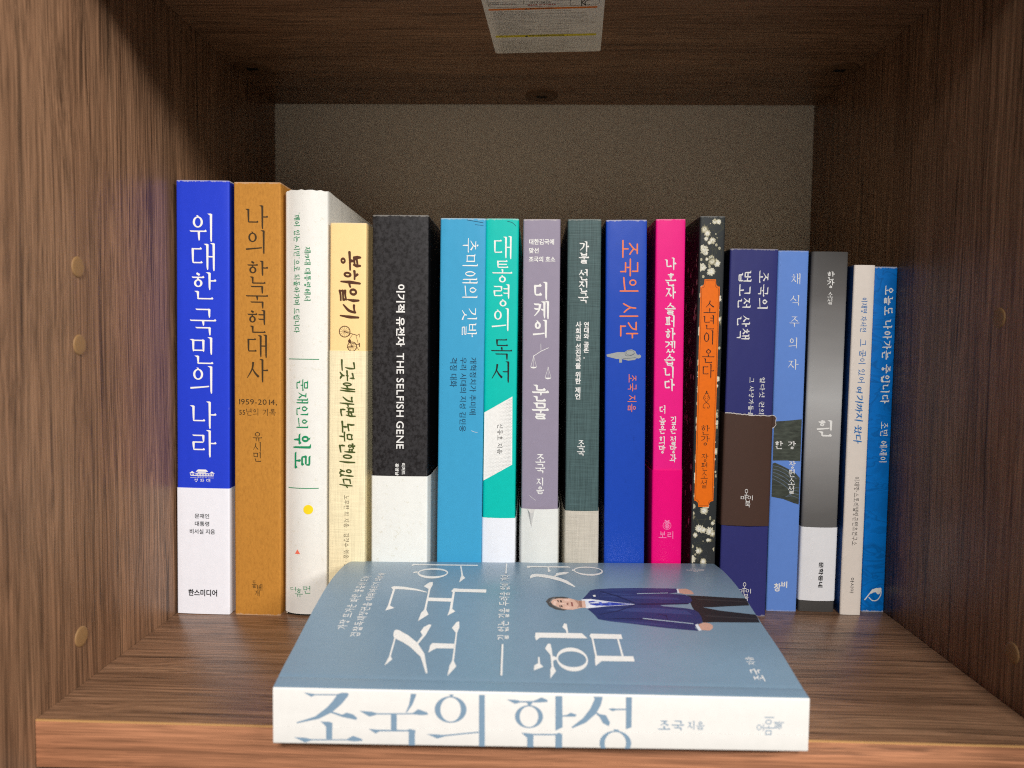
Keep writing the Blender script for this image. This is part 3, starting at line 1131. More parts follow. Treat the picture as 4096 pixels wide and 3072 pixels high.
# lettering: book, part, words, style, direction, (x0, z0, x1, z1) on the spine in mm, ink
TEXTS = [
 ('blue','title','위대한 국민의 나라','mj','V', [6.94, 81.72, 20.68, 205.13], 'white_ink'),
 ('blue','emblem_lettering','청 와 대','mjb','H', [9.05, 68.89, 17.36, 70.64], 'white_ink'),
 ('blue','emblem_lettering','대한민국','mjb','H', [10.67, 70.99, 15.67, 71.76], 'white_ink'),
 ('blue','band:author_lettering','문재인','go','H', [9.36, 50.09, 16.84, 52.56], 'black_ink'),
 ('blue','band:author_lettering','대통령','go','H', [9.42, 46.07, 16.84, 48.54], 'black_ink'),
 ('blue','band:author_lettering','비서실 지음','go','H', [6.72, 41.97, 19.8, 44.59], 'black_ink'),
 ('blue','band:publisher_lettering','한스미디어','gob','H', [5.79, 9.43, 20.84, 13.0], 'black_ink'),
 ('brown','title','나의 한국현대사','mj','V', [6.08, 120.57, 17.65, 209.49], 'brown_ink'),
 ('brown','subtitle','1959-2014,','la','H', [2.67, 108.73, 22.05, 111.91], 'brown_ink'),
 ('brown','subtitle','55년의 기록','mjl','H', [2.66, 103.53, 21.49, 107.13], 'brown_ink'),
 ('brown','author_lettering','유시민','mjl','V', [9.61, 80.0, 14.47, 95.33], 'brown_ink'),
 ('brown','publisher_lettering','돌','mjl','H', [8.92, 14.4, 11.39, 18.31], 'brown_ink'),
 ('brown','publisher_lettering','베','mjl','H', [11.46, 12.69, 14.35, 16.47], 'brown_ink'),
 ('brown','publisher_lettering','개','mjl','H', [10.32, 10.03, 12.93, 13.37], 'brown_ink'),
 ('white','subtitle', "'깨어 있는 시민'으로 되돌아가며 드립니다", 'mjb','R', [4.89, 145.93, 8.45, 205.97], 'green_ink'),
 ('white','subtitle','제19대 대통령에서','mjb','R', [10.56, 162.15, 14.0, 189.09], 'green_ink'),
 ('white','title','문재인의','mjb','R', [6.5, 97.51, 12.78, 122.5], 'green_ink'),
 ('white','title','위로','mjx','R', [4.78, 76.52, 14.24, 94.72], 'green_ink'),
 ('white','publisher_lettering','더','mjl','H', [3.31, 12.79, 6.43, 15.0], 'green_ink'),
 ('white','publisher_lettering','휴','mjl','H', [5.93, 9.87, 10.19, 14.52], 'green_ink'),
 ('white','publisher_lettering','먼','mjl','H', [10.18, 11.91, 14.08, 15.91], 'green_ink'),
 ('cream','title','봉하일기','br','R', [4.48, 153.44, 15.96, 187.38], 'umber_ink'),
 ('cream','band:band_title','그곳에 가면 노무현이 있다','br','R', [5.05, 66.77, 13.77, 132.82], 'olive_ink'),
 ('cream','band:author_lettering','노무현 외 지음 · 김경수 엮음 · 노무현재단','mjl','R', [7.82, 14.76, 10.59, 63.25], 'brown_ink'),
 ('black','title','이기적 유전자','gob','R', [12.27, 139.66, 16.8, 171.08], 'white_ink'),
 ('black','title','THE SELFISH GENE','go','R', [12.57, 87.25, 16.43, 136.28], 'white_ink'),
 ('black','author_lettering','리처드 도킨스','gob','R', [15.36, 67.13, 17.25, 79.93], 'white_ink'),
 ('black','author_lettering','홍영남·이상임','gob','R', [12.12, 66.76, 13.96, 79.69], 'white_ink'),
 ('sky','title','추미애의 깃발','mj','R', [11.43, 144.75, 19.57, 194.83], 'white_ink'),
 ('sky','subtitle','개혁정치가 추미애','gol','R', [15.96, 105.2, 19.37, 134.46], 'navy_ink'),
 ('sky','subtitle','우리 시대의 지성 김민웅','gol','R', [11.0, 96.4, 14.31, 134.38], 'navy_ink'),
 ('sky','subtitle','격정 대화','gol','R', [5.76, 119.23, 9.47, 134.17], 'navy_ink'),
 ('teal','title','대통령의','mj','V', [3.68, 148.09, 13.9, 196.16], 'white_ink'),
 ('teal','title_end','독서','mj','V', [3.49, 121.76, 14.39, 144.28], 'black_ink'),
 ('teal','author_lettering','신동호 지음','mjb','R', [7.15, 84.95, 10.07, 100.55], 'black_ink'),
 ('lilac','subtitle','대한검국에','gob','H', [3.0, 192.09, 15.72, 195.01], 'white_ink'),
 ('lilac','subtitle','맞선','gob','H', [3.03, 187.7, 7.92, 190.56], 'white_ink'),
 ('lilac','subtitle','조국의 호소','gob','H', [2.94, 183.33, 16.41, 186.19], 'white_ink'),
 ('lilac','title','디케의','mjx','V', [5.28, 144.73, 13.47, 173.38], 'white_ink'),
 ('lilac','title_end','눈물','mjx','V', [4.97, 102.97, 13.93, 120.88], 'white_ink'),
 ('lilac','author_lettering','조국','mjx','V', [6.93, 75.0, 12.26, 85.04], 'white_ink'),
 ('lilac','author_lettering','지음','mjx','V', [7.51, 64.18, 11.74, 72.8], 'white_ink'),
 ('green','title','가불','mjx','V', [5.69, 182.87, 11.03, 194.15], 'white_ink'),
 ('green','title','선진국','mjx','V', [5.57, 162.66, 10.93, 180.12], 'white_ink'),
 ('green','subtitle','연대와 공존,','gob','V', [8.62, 134.31, 11.46, 153.26], 'white_ink'),
 ('green','subtitle','사회권 선진국을 위한 제언','gob','V', [4.44, 113.49, 7.44, 153.43], 'white_ink'),
 ('green','author_lettering','조국','mjx','V', [5.74, 84.17, 9.9, 92.4], 'white_ink'),
 ('royal','title','조국의 시간','mjr','R', [7.16, 145.02, 16.8, 195.17], 'orange_ink'),
 ('royal','author_lettering','조국 지음','mjr','R', [11.63, 107.05, 16.24, 126.73], 'orange_ink'),
 ('pink','title','나 혼자 슬퍼하겠습니다','mjx','V', [4.52, 118.12, 10.68, 186.6], 'white_ink'),
 ('pink','subtitle','더 높은 희망','mjx','V', [2.55, 85.75, 6.35, 110.85], 'white_ink'),
 ('pink','subtitle','깊은 절망과','mjx','V', [8.21, 81.1, 12.02, 105.13], 'white_ink'),
 ('pink','band:publisher_lettering','보리','mjr','H', [3.33, 41.13, 10.78, 45.14], 'pale_pink_ink'),
 ('floral','plate:title','소년이 온다','mj','V', [2.86, 125.17, 9.32, 165.1], 'black_ink'),
 ('floral','plate:author_lettering','한강','mj','V', [3.5, 90.21, 8.09, 100.83], 'brown_ink'),
 ('floral','plate:author_lettering','장편소설','mjl','V', [4.01, 67.8, 7.69, 85.95], 'brown_ink'),
 ('navy','title','조국의','mjb','R', [14.52, 161.2, 19.93, 180.76], 'white_ink'),
 ('navy','title','법고전 산책','mjb','R', [4.53, 145.29, 11.15, 180.77], 'white_ink'),
 ('navy','subtitle','열다섯 권의 고전','mjb','R', [17.11, 97.85, 19.92, 125.85], 'white_ink'),
 ('navy','subtitle','그 사상가들을 읽다','mjb','R', [11.69, 97.39, 14.41, 125.96], 'white_ink'),
 ('navy','band:publisher_lettering','오','gol','H', [11.05, 64.23, 13.04, 67.66], 'white_ink'),
 ('navy','band:publisher_lettering','마','gol','H', [9.24, 61.77, 12.6, 64.06], 'white_ink'),
 ('navy','band:publisher_lettering','이','gol','H', [12.75, 61.85, 15.4, 64.28], 'white_ink'),
 ('navy','band:publisher_lettering','북','gol','H', [11.54, 58.02, 14.23, 61.68], 'white_ink'),
 ('navy','publisher_lettering','오','gol','H', [12.01, 14.57, 14.01, 18.05], 'white_ink'),
 ('navy','publisher_lettering','마','gol','H', [10.19, 12.07, 13.57, 14.39], 'white_ink'),
 ('navy','publisher_lettering','이','gol','H', [13.72, 12.16, 16.39, 14.62], 'white_ink'),
 ('navy','publisher_lettering','북','gol','H', [12.51, 8.28, 15.21, 11.98], 'white_ink'),
 ('veg','title','채','mj','H', [7.14, 174.66, 11.8, 180.32], 'white_ink'),
 ('veg','title','식','mj','H', [7.04, 163.47, 11.5, 169.0], 'white_ink'),
 ('veg','title','주','mj','H', [6.86, 152.31, 12.1, 157.79], 'white_ink'),
 ('veg','title','의','mj','H', [6.89, 141.11, 11.22, 146.75], 'white_ink'),
 ('veg','title','자','mj','H', [6.79, 129.82, 12.4, 135.33], 'white_ink'),
 ('veg','author_lettering','한 강','mjb','H', [1.54, 87.67, 12.64, 91.94], 'white_ink'),
 ('veg','author_lettering','장편소설','mjb','V', [9.05, 63.9, 12.81, 81.36], 'white_ink'),
 ('veg','publisher_lettering','창','gob','H', [3.61, 10.73, 7.2, 15.31], 'white_ink'),
 ('veg','publisher_lettering','비','gob','H', [7.5, 12.82, 10.62, 16.36], 'white_ink'),
 ('grey','author_lettering','한강','mjb','V', [7.93, 172.82, 11.94, 181.45], 'white_ink'),
 ('grey','author_lettering','소설','mjb','V', [8.41, 164.31, 11.46, 170.83], 'white_ink'),
 ('grey','title','흰','mjx','H', [5.74, 94.59, 13.85, 103.41], 'white_ink'),
 ('grey','band:publisher_lettering','문학동네','gob','R', [9.44, 13.51, 11.91, 27.4], 'black_ink'),
 ('beige','author_lettering','이재명 자서전','mjb','R', [4.07, 150.16, 7.29, 167.74], 'blue_ink'),
 ('beige','title','그 꿈이 있어','mjr','R', [3.99, 123.64, 7.71, 146.5], 'blue_ink'),
 ('beige','title','여기까지 왔다','br2','R', [3.02, 91.35, 7.72, 121.5], 'blue_ink'),
 ('beige','author_lettering','이재명·스토리텔링콘텐츠연구소','mjl','R', [4.4, 37.43, 7.26, 73.9], 'black_ink'),
 ('beige','publisher_lettering','아시아','gol','R', [4.53, 11.66, 6.53, 20.07], 'black_ink'),
 ('blue2','title','오늘도 나아가는 중입니다','mjx','R', [5.56, 112.43, 10.51, 174.63], 'white_ink'),
 ('blue2','author_lettering','조민 에세이','mjb','R', [6.39, 81.11, 10.37, 102.86], 'white_ink'),
]
FIG = {'trousers': [(161.6, 73.5),(171.2, 73.0),(180.7, 72.3),(187.7, 72.1),(187.1, 65.6),(178.4, 64.4),(170.5, 63.1),(165.9, 62.7),(172.6, 60.3),(181.4, 58.8),(187.6, 57.7),(186.9, 51.2),(179.0, 50.8),(167.6, 50.3),(162.7, 49.7),(161.4, 62.4)], 'jacket': [(114.3, 67.1),(116.0, 70.4),(118.5, 75.8),(121.1, 77.2),(128.2, 78.6),(138.2, 79.6),(148.2, 80.0),(158.2, 80.3),(159.1, 80.1),(157.8, 76.0),(153.3, 74.6),(160.7, 74.0),(162.7, 71.9),(162.9, 68.8),(161.3, 66.2),(158.7, 64.9),(147.5, 63.5),(148.7, 62.6),(158.8, 61.3),(161.8, 60.1),(163.1, 57.8),(163.3, 54.2),(162.9, 50.7),(161.8, 48.8),(159.8, 48.2),(158.4, 45.0),(159.4, 42.7),(154.6, 43.2),(146.0, 44.3),(137.4, 46.0),(131.8, 47.1),(124.3, 48.3),(120.4, 49.4),(119.3, 49.8),(118.1, 53.2),(116.6, 56.4),(115.4, 58.4),(114.8, 62.4)], 'shirt': [(113.7, 66.5),(118.1, 67.0),(126.4, 65.1),(135.7, 63.7),(136.6, 63.3),(123.6, 60.8),(115.4, 58.6),(113.6, 59.5)], 'tie': [(116.4, 64.5),(118.0, 66.0),(119.8, 64.7),(126.4, 64.6),(135.7, 63.5),(123.1, 61.0),(119.4, 61.2),(117.1, 62.1)], 'slitA': [(139.3, 74.0),(153.5, 75.5),(153.4, 75.0),(139.2, 73.4)], 'slitB': [(138.0, 52.0),(158.6, 48.8),(158.5, 48.2),(138.3, 51.3)], 'cuffA': [(158.4, 80.1),(159.2, 80.0),(158.7, 75.3),(157.8, 75.5)], 'cuffB': [(159.0, 47.7),(160.3, 48.4),(160.6, 43.2),(159.4, 42.8)], 'handA': [(159.1, 79.9),(162.7, 80.3),(164.7, 78.4),(165.1, 75.0),(163.8, 74.5),(160.9, 74.5),(158.6, 75.5)], 'handB': [(160.5, 48.2),(163.4, 49.8),(165.5, 49.2),(166.3, 47.3),(165.6, 45.0),(163.9, 43.2),(161.3, 43.4),(160.5, 43.8)], 'face': [(99.3, 63.4),(100.4, 66.2),(102.8, 67.8),(106.2, 67.8),(109.0, 66.8),(112.2, 65.2),(115.1, 65.3),(115.0, 59.1),(113.1, 59.0),(109.2, 57.1),(106.9, 57.0),(103.2, 57.9),(100.6, 60.1)], 'hair': [(97.9, 63.8),(99.4, 66.8),(101.9, 68.1),(105.8, 68.5),(108.1, 67.7),(107.5, 66.7),(103.7, 66.8),(101.1, 65.7),(100.0, 63.4),(101.0, 60.1),(103.7, 57.7),(106.7, 57.0),(105.2, 56.1),(101.8, 56.9),(99.1, 59.5)], 'browA': [(102.9, 65.1),(103.4, 65.1),(103.6, 63.2),(103.1, 63.4)], 'browB': [(103.4, 60.5),(103.9, 60.3),(104.2, 58.4),(103.7, 58.9)], 'eyeA': [(104.0, 64.9),(104.8, 65.1),(104.9, 63.1),(104.3, 63.1)], 'eyeB': [(104.1, 60.4),(104.8, 60.6),(105.0, 58.9),(104.4, 58.9)], 'nose': [(106.8, 62.7),(107.7, 63.1),(107.5, 60.8),(106.9, 61.0)], 'mouth': [(108.8, 63.8),(109.5, 63.4),(109.5, 59.8),(108.8, 60.3)], 'jaw': [(110.4, 66.0),(112.2, 65.2),(113.2, 63.1),(112.5, 59.9),(111.2, 58.6),(111.9, 61.8)], 'pin': [(119.1, 70.9),(120.2, 71.4),(120.3, 69.6),(119.3, 69.1)], 'pocket': [(145.1, 55.6),(148.8, 55.0),(148.5, 51.1),(148.2, 51.1),(148.4, 54.4),(145.0, 55.3)], 'lapel': [(120.0, 54.1),(128.3, 57.6),(136.6, 63.3),(137.0, 62.8),(128.6, 56.8),(120.4, 53.6)], 'lapelB': [(122.9, 75.5),(130.2, 71.4),(137.3, 64.6),(136.7, 64.0),(129.5, 70.2),(122.8, 74.6)], 'armfold': [(120.9, 50.1),(129.2, 51.3),(137.9, 51.5),(146.9, 48.8),(137.8, 50.7),(129.1, 50.6)]}
GLYPH = {'조': [[(10.85, 18.6),(11.54, 18.57),(14.54, 18.14),(22.6, 18.22),(23.98, 18.71),(25.82, 18.83),(26.56, 18.47),(26.37, 17.62),(23.98, 14.61),(20.75, 11.73),(16.13, 9.29),(8.37, 7.51),(8.23, 7.89),(14.75, 10.07),(18.91, 13.35),(20.98, 15.74),(22.41, 17.79),(14.67, 17.72),(13.47, 17.13)], [(19.5, 12.32),(24.34, 10.88),(25.82, 11.66),(28.13, 11.04),(29.6, 9.74),(29.23, 9.07),(24.44, 10.03),(19.27, 11.84)], [(16.59, 8.4),(17.74, 8.27),(19.82, 8.26),(20.84, 7.8),(20.74, 2.02),(18.66, 1.99),(18.62, 6.49),(17.97, 7.19)], [(7.33, 2.52),(11.49, 2.35),(13.34, 1.9),(18.43, 1.94),(20.83, 1.97),(25.82, 2.05),(28.13, 3.32),(31.13, 2.28),(31.55, 1.62),(28.59, 1.29),(25.82, 1.67),(13.34, 1.43),(11.26, 0.64)]], '국': [[(35.3, 20.58),(38.01, 20.34),(47.9, 20.59),(49.28, 21.27),(50.47, 20.63),(50.12, 18.08),(48.85, 14.76),(46.93, 11.99),(46.56, 12.08),(47.7, 14.74),(48.28, 18.05),(48.27, 20.07),(38.15, 19.87),(36.87, 18.67)], [(30.34, 12.35),(34.58, 12.13),(36.52, 11.59),(46.33, 11.75),(49.09, 11.89),(50.93, 13.28),(54.02, 12.2),(54.48, 11.36),(52.09, 11.13),(49.09, 11.41),(36.52, 11.12),(33.89, 10.32)], [(41.4, 11.25),(43.43, 11.28),(43.45, 5.56),(41.42, 5.52)], [(33.57, 5.92),(36.9, 5.69),(47.05, 5.71),(48.06, 6.15),(50.09, 5.61),(49.82, 4.38),(49.85, -2.5),(47.68, -2.53),(47.65, 5.2),(37.36, 5.08),(36.07, 4.26)]], '의': [('o', 62.29, 13.32, 5.57, 4.76, 3.59, 4.33), [(62.26, 17.89),(61.89, 18.5),(61.33, 19.48),(62.62, 19.4),(63.4, 18.75),(62.81, 17.9)], [(53.97, 4.35),(57.66, 4.31),(59.97, 4.16),(72.21, 5.59),(72.22, 5.11),(60.34, 3.69),(57.9, 2.8)], [(70.78, 21.22),(72.24, 21.53),(74.17, 21.27),(74.39, 0.03),(72.36, -0.48),(72.17, 20.07)]], '함': [[(84.83, 21.36),(86.81, 21.19),(87.71, 20.19),(90.27, 20.13),(90.28, 19.73),(87.57, 19.69),(86.34, 18.86)], [(81.92, 17.27),(85.38, 17.12),(86.62, 16.74),(91.3, 16.86),(94.0, 18.17),(96.14, 17.29),(96.15, 16.58),(93.29, 16.34),(86.62, 16.23),(84.8, 15.7)], [(89.35, 15.26),(89.24, 15.87),(88.45, 16.46),(90.32, 16.39),(90.92, 16.1),(90.24, 15.28)],('o', 89.75, 11.21, 4.89, 4.11, 3.26, 3.7), [(97.47, 20.45),(99.14, 20.72),(101.22, 20.5),(101.52, 7.59),(99.07, 6.28),(98.87, 19.36)], [(101.45, 11.85),(102.98, 12.03),(104.3, 12.86),(106.43, 12.18),(105.95, 11.47),(102.99, 11.42),(101.46, 11.4)], [(87.21, 5.38),(88.99, 5.31),(91.37, 5.04),(99.08, 5.16),(100.36, 5.59),(101.46, 5.1),(101.49, -3.36),(99.21, -3.39),(99.09, 4.65),(91.37, 4.53),(91.5, -5.05),(89.37, -5.08),(89.21, 3.58),(88.51, 4.18)], [(91.46, -1.99),(99.19, -1.86),(99.2, -2.37),(91.47, -2.5)]], '성': [[(110.74, 20.15),(112.46, 20.27),(114.69, 19.6),(115.35, 18.45),(114.76, 15.66),(113.09, 12.59),(109.69, 9.39),(105.03, 7.29),(104.68, 7.69),(108.68, 11.0),(111.09, 14.33),(112.6, 17.9),(111.99, 19.15)], [(113.48, 13.11),(114.47, 12.51),(116.65, 12.14),(118.08, 9.53),(117.71, 8.2),(115.62, 9.28),(114.5, 11.35),(113.19, 12.59)], [(117.4, 14.48),(118.87, 14.71),(119.96, 14.52),(123.56, 14.58),(123.57, 14.07),(120.22, 14.02),(118.89, 13.6)], [(122.06, 20.72),(123.53, 21.05),(125.55, 20.78),(125.62, 7.92),(123.71, 7.18),(123.46, 19.74)],('o', 120.11, 2.14, 5.53, 4.47, 3.75, 4.07), [(119.72, 6.51),(119.31, 7.21),(121.0, 7.03),(121.5, 6.64),(120.71, 6.42)]]}

# ------------------------------------------------------------------ drawings printed on the spines
def surf(key, part=''):
    b = BOOKS[key]
    if part == 'band':
        return b['band'][1], b['band'][0]
    if part == 'plate':
        return b['f'], b['plate']
    return b['f'], b['root']


def curv(key, part):
    return .06 if (BOOKS[key]['bulge'] > .1 or part == 'band') else 0.0


def cell_of(key, part):
    return (1.2 if (BOOKS[key]['bulge'] > .1 or part == 'band') else 0, 4.0)


def drawing(key, name, ink, shapes, part='', lift=0.05):
    f, par = surf(key, part)
    m = INK[ink] if isinstance(ink, str) else ink
    return Print(f, lift + curv(key, part), cell_of(key, part)).add(shapes).build(name, m, par)


def rect(x0, z0, x1, z1):
    return ([(x0, z0), (x1, z0), (x1, z1), (x0, z1)], [(0, 1, 2, 3)])


def line(pts, w, curve=False):
    return stroke(smooth_pts(pts) if curve else pts, w, cap=False)


# palace emblem
S_ = [rect(7.2, 72.0, 19.1, 72.35)]
S_ += [fill([(9.9, 74.1), (10.6, 75.0), (11.2, 75.4), (15.1, 75.4), (15.7, 75.0), (16.4, 74.1), (15.6, 74.25), (10.7, 74.25)])]
S_ += [fill([(6.5, 73.3), (7.4, 74.0), (8.0, 74.5), (8.8, 73.9), (9.6, 73.3), (8.8, 73.45), (7.4, 73.45)])]
S_ += [fill([(16.7, 73.3), (17.5, 73.9), (18.3, 74.5), (18.9, 74.0), (19.8, 73.3), (18.9, 73.45), (17.5, 73.45)])]
S_ += [rect(9.7, 73.25, 16.6, 73.55)]
for i in range(9):
    S_.append(rect(9.9 + i * .8, 72.4, 10.25 + i * .8, 73.2))
for x in (7.2, 8.0, 8.8, 17.3, 18.1, 18.9):
    S_.append(rect(x - .15, 72.4, x + .2, 73.2))
S_ += [rect(10.9, 73.6, 15.3, 73.95), rect(7.0, 71.1, 10.3, 71.22), rect(16.1, 71.1, 19.3, 71.22)]
drawing('blue', 'palace_emblem', 'white_ink', S_)
# white book: two rules, dot, triangle
for z_ in (132.4, 66.35):
    drawing('white', 'rule_line', 'green_ink', [rect(2.1, z_, 17.9, z_ + .38)])
drawing('white', 'yellow_dot', 'yellow_ink', [disc_shape(12.85, 55.6, 2.45)])
drawing('white', 'red_triangle', 'coral_ink', [fill([(5.9, 32.4), (8.75, 32.4), (7.2, 34.8)])])
# bicycle
S_ = [ring_shape(7.76, 146.8, 2.95, 2.95, 2.55, 2.55), ring_shape(11.6, 139.3, 2.5, 2.5, 2.15, 2.15)]
for cx, cz, r_ in ((7.76, 146.8, 2.6), (11.6, 139.3, 2.2)):
    for i in range(12):
        q = math.pi * 2 * i / 12
        S_.append(line([(cx, cz), (cx + r_ * math.cos(q), cz + r_ * math.sin(q))], .09))
for a, b, w_ in (((7.76, 146.8), (14.2, 145.0), .28), ((11.9, 145.6), (9.9, 142.6), .18), ((13.5, 145.2), (14.8, 140.4), .18), ((10.4, 141.2), (15.1, 140.2), .2),
                 ((10.1, 142.6), (11.6, 139.3), .25), ((15.3, 141.2), (15.4, 139.2), .45), ((14.2, 145.0), (15.2, 145.8), .22), ((15.2, 145.8), (15.3, 144.0), .22),
                 ((8.9, 144.2), (10.6, 145.3), .2), ((13.8, 139.6), (15.0, 137.6), .2), ((9.0, 138.8), (11.6, 139.3), .3)):
    S_.append(line([a, b], w_))
S_.append(disc_shape(10.3, 142.0, .75, .95))
drawing('cream', 'bicycle_drawing', 'umber_ink', S_)
# turquoise book: slanted panel and its dots
panel = [(14.75, 114.7), (15.05, 79.5), (.35, 71.0), (.45, 106.3)]
drawing('teal', 'slanted_panel', 'white_ink', [fill(panel)])
S_ = []
for i in range(22):
    for k in range(62):
        x = .8 + i * .68 + (k % 2) * .34
        z = 71.5 + k * .7
        lo_, hi_ = 71.0 + (x - .4) * .58 + .5, 106.3 + (x - .4) * .585 - .5
        s = max((x - 8.0) / 7.0, (86.0 - z + x * .5) / 16.0)
        if lo_ < z < hi_ and x < 14.6 and s > 0:
            S_.append(disc_shape(x, z, .16 * min(1, .35 + s), n=6))
drawing('teal', 'panel_dots', 'dot_ink', S_, lift=.065)
# balance
S_ = [line([(9.42, 141.8), (9.55, 137.7)], .16), line([(13.45, 139.8), (9.5, 138.0), (5.75, 135.5)], .28)]
for cx, zt, zb in ((5.8, 135.5, 130.0), (13.26, 129.7, 124.5)):
    S_ += [line([(cx, zt), (cx - 1.5, zb)], .15), line([(cx, zt), (cx + 1.5, zb)], .15), line([(cx, zt), (cx, zb)], .12),
           fill([(cx - 1.65, zb), (cx + 1.65, zb), (cx + 1.1, zb - .65), (cx, zb - .85), (cx - 1.1, zb - .65)]), ring_shape(cx, zt, .28, .28, .14, .14, 12)]
drawing('lilac', 'balance_drawing', 'white_ink', S_)
# statue
S_ = [fill([(.7, 136.7), (1.0, 135.7), (5.7, 134.5), (7.2, 134.5), (7.2, 132.6), (8.65, 132.6), (8.65, 134.4), (11.9, 133.6), (15.3, 134.0), (16.2, 134.9), (17.1, 134.7),
            (18.1, 135.1), (18.5, 136.0), (17.7, 136.8), (16.8, 136.5), (16.1, 137.0), (15.5, 138.5), (13.6, 139.4), (11.5, 139.1), (10.0, 138.0), (6.3, 138.0), (1.4, 136.9)])]
drawing('royal', 'statue_drawing', 'silver_ink', S_)
drawing('royal', 'statue_outline', 'navy_ink', [line([(10.2, 137.9), (10.6, 136.2), (13.4, 136.3), (15.3, 137.4)], .18, True), line([(9.0, 134.6), (13.0, 134.9), (15.9, 135.2)], .16, True),
                                                ring_shape(12.8, 137.7, 2.1, 1.3, 1.98, 1.18)], lift=.065)
# ear of barley
S_ = [ring_shape(7.55, 48.2, 2.15, 2.2, 1.95, 2.0)]
for k in range(5):
    z = 46.5 + k * .85
    for s in (-1, 1):
        S_.append(stroke(smooth_pts([(7.55, z), (7.55 + s * .6, z + .75), (7.55 + s * 1.25, z + 1.1)]), .16, .16, .5))
drawing('pink', 'barley_emblem', 'pale_pink_ink', S_, 'band')

# flowers on the dark book
random.seed(21)
FLOWER = [plain('petal_cream', lin(228, 222, 198)), plain('petal_ivory', lin(196, 188, 158)), plain('petal_white', lin(243, 240, 228)), plain('stem_olive', lin(92, 92, 68)), plain('petal_dim', lin(128, 122, 98))]
for face in ('spine', 'side'):
    b = BOOKS['floral']
    wid = 13.0 if face == 'spine' else 118.0
    V, F, FM = [], [], []
    lay = 0
    items = []
    n = 190 if face == 'spine' else 520
    for i in range(n):
        items.append((random.uniform(.1, wid - .1), random.uniform(1.5, 206.5), random.choice((.35, .45, .6, .8, 1.0, 1.2, 1.5, 1.9, 2.3))))
    for u, v, R in items:
        shapes = []
        for s in range(random.randint(0, 3)):
            q = random.uniform(0, 6.28)
            le = random.uniform(3, 9)
            shapes.append((line(smooth_pts([(u, v), (u + le * .5 * math.cos(q) + .4, v + le * .5 * math.sin(q)), (u + le * math.cos(q), v + le * math.sin(q))]), .09), 3))
        base = random.choice((0, 1, 1, 4))
        if R < 1:
            shapes.append((disc_shape(u, v, R * .8, R, n=9), 1))
        else:
            for layer, k in ((1.0, base), (.74, 0 if base != 4 else 1), (.45, 2 if base != 4 else 0)):
                m = random.randint(8, 12)
                pts = []
                ph = random.uniform(0, 6)
                for t in range(m):
                    q = ph + 6.283 * t / m
                    for dq, rr in ((-.36, .80), (-.2, .95), (-.06, 1.03), (.06, .93), (.2, .97)):
                        qq = q + dq * 6.283 / m * 1.5
                        r_ = R * layer * rr * random.uniform(.72, 1.12)
                        pts.append((u + r_ * math.cos(qq) * random.uniform(.92, 1.0), v + r_ * math.sin(qq)))
                shapes.append((fill(pts), k))
        for (pts, fcs), mi in shapes:
            cl = []
            lay += 1
            up = .04 + lay * .00006
            base_i = len(V)
            for p in pts:
                x = min(max(p[0], .02), wid - .02)
                z = min(max(p[1], .3), 207.7)
                if face == 'spine':
                    x = min(max(x, .75), 12.25)
                    V.append(b['f'](x, z, up))
                else:
                    V.append((-up - .02, 14.0 + x if x > 0 else 14.0, z))
            F += [tuple(base_i + i for i in fc) for fc in fcs]
            FM += [mi] * len(fcs)
    if face == 'side':
        V = [(x, y - 12.6, z) for x, y, z in V]
    mesh('flower_print', V, F, FLOWER, b['root'], fmat=FM, recalc=False)
PLATE = plain('orange_plate', lin(248, 118, 20), .45)
po = [(1.2, 172.2), (1.9, 172.3), (2.7, 173.0), (3.0, 173.9), (3.1, 175.9), (8.9, 175.9), (9.0, 173.9), (9.3, 173.0), (10.1, 172.3), (11.0, 172.2),
      (11.0, 61.1), (10.1, 61.0), (9.2, 60.4), (8.8, 59.5), (8.7, 57.9), (3.3, 57.9), (3.2, 59.5), (2.8, 60.4), (1.9, 61.0), (1.2, 61.1)]
fb_, rb_ = surf('floral')
BOOKS['floral']['plate'] = Print(fb_, .11, (1.0, 4.0)).add([fill(po)]).build('spine_plate', PLATE, rb_)
cxp, czp = 6.1, 116.9
inn = [(cxp + (x - cxp) * .87, czp + (z - czp) * .988) for x, z in po]
drawing('floral', 'plate_border', 'brown_ink', [line(inn + [inn[0]], .13)], 'plate', lift=.15)
S_ = []
for s in (-1, 1):
    S_ += [line([(5.85, 118.2), (5.85 + s * .9, 116.4), (5.85 + s * 1.6, 114.8), (5.85 + s * .8, 113.7), (5.85, 112.6)], .22, True),
           line([(5.85, 112.6), (5.85 + s * 1.3, 111.6), (5.85 + s * 1.6, 110.2), (5.85 + s * .9, 109.6), (5.85 + s * .6, 110.3)], .22, True),
           line([(5.85 + s * .3, 114.3), (5.85 + s * .9, 115.2), (5.85 + s * .5, 116.0)], .18, True)]
S_ += [disc_shape(5.85, 118.1, .35, .6, 8), line([(5.0, 117.2), (6.7, 117.2)], .2)]
drawing('floral', 'plate_ornament', 'brown_ink', S_, 'plate', lift=.15)


# landscape on the periwinkle book
def landscape_mat():
    t = NT('landscape_ink', .5)
    s = t.noise(t.coords((190, 190, 620)), 1.0, 4.0, .65)
    t.color(t.ramp(s, [(.32, lin(44, 48, 40)), (.55, lin(66, 72, 62)), (.75, lin(88, 94, 82))]))
    return t.m


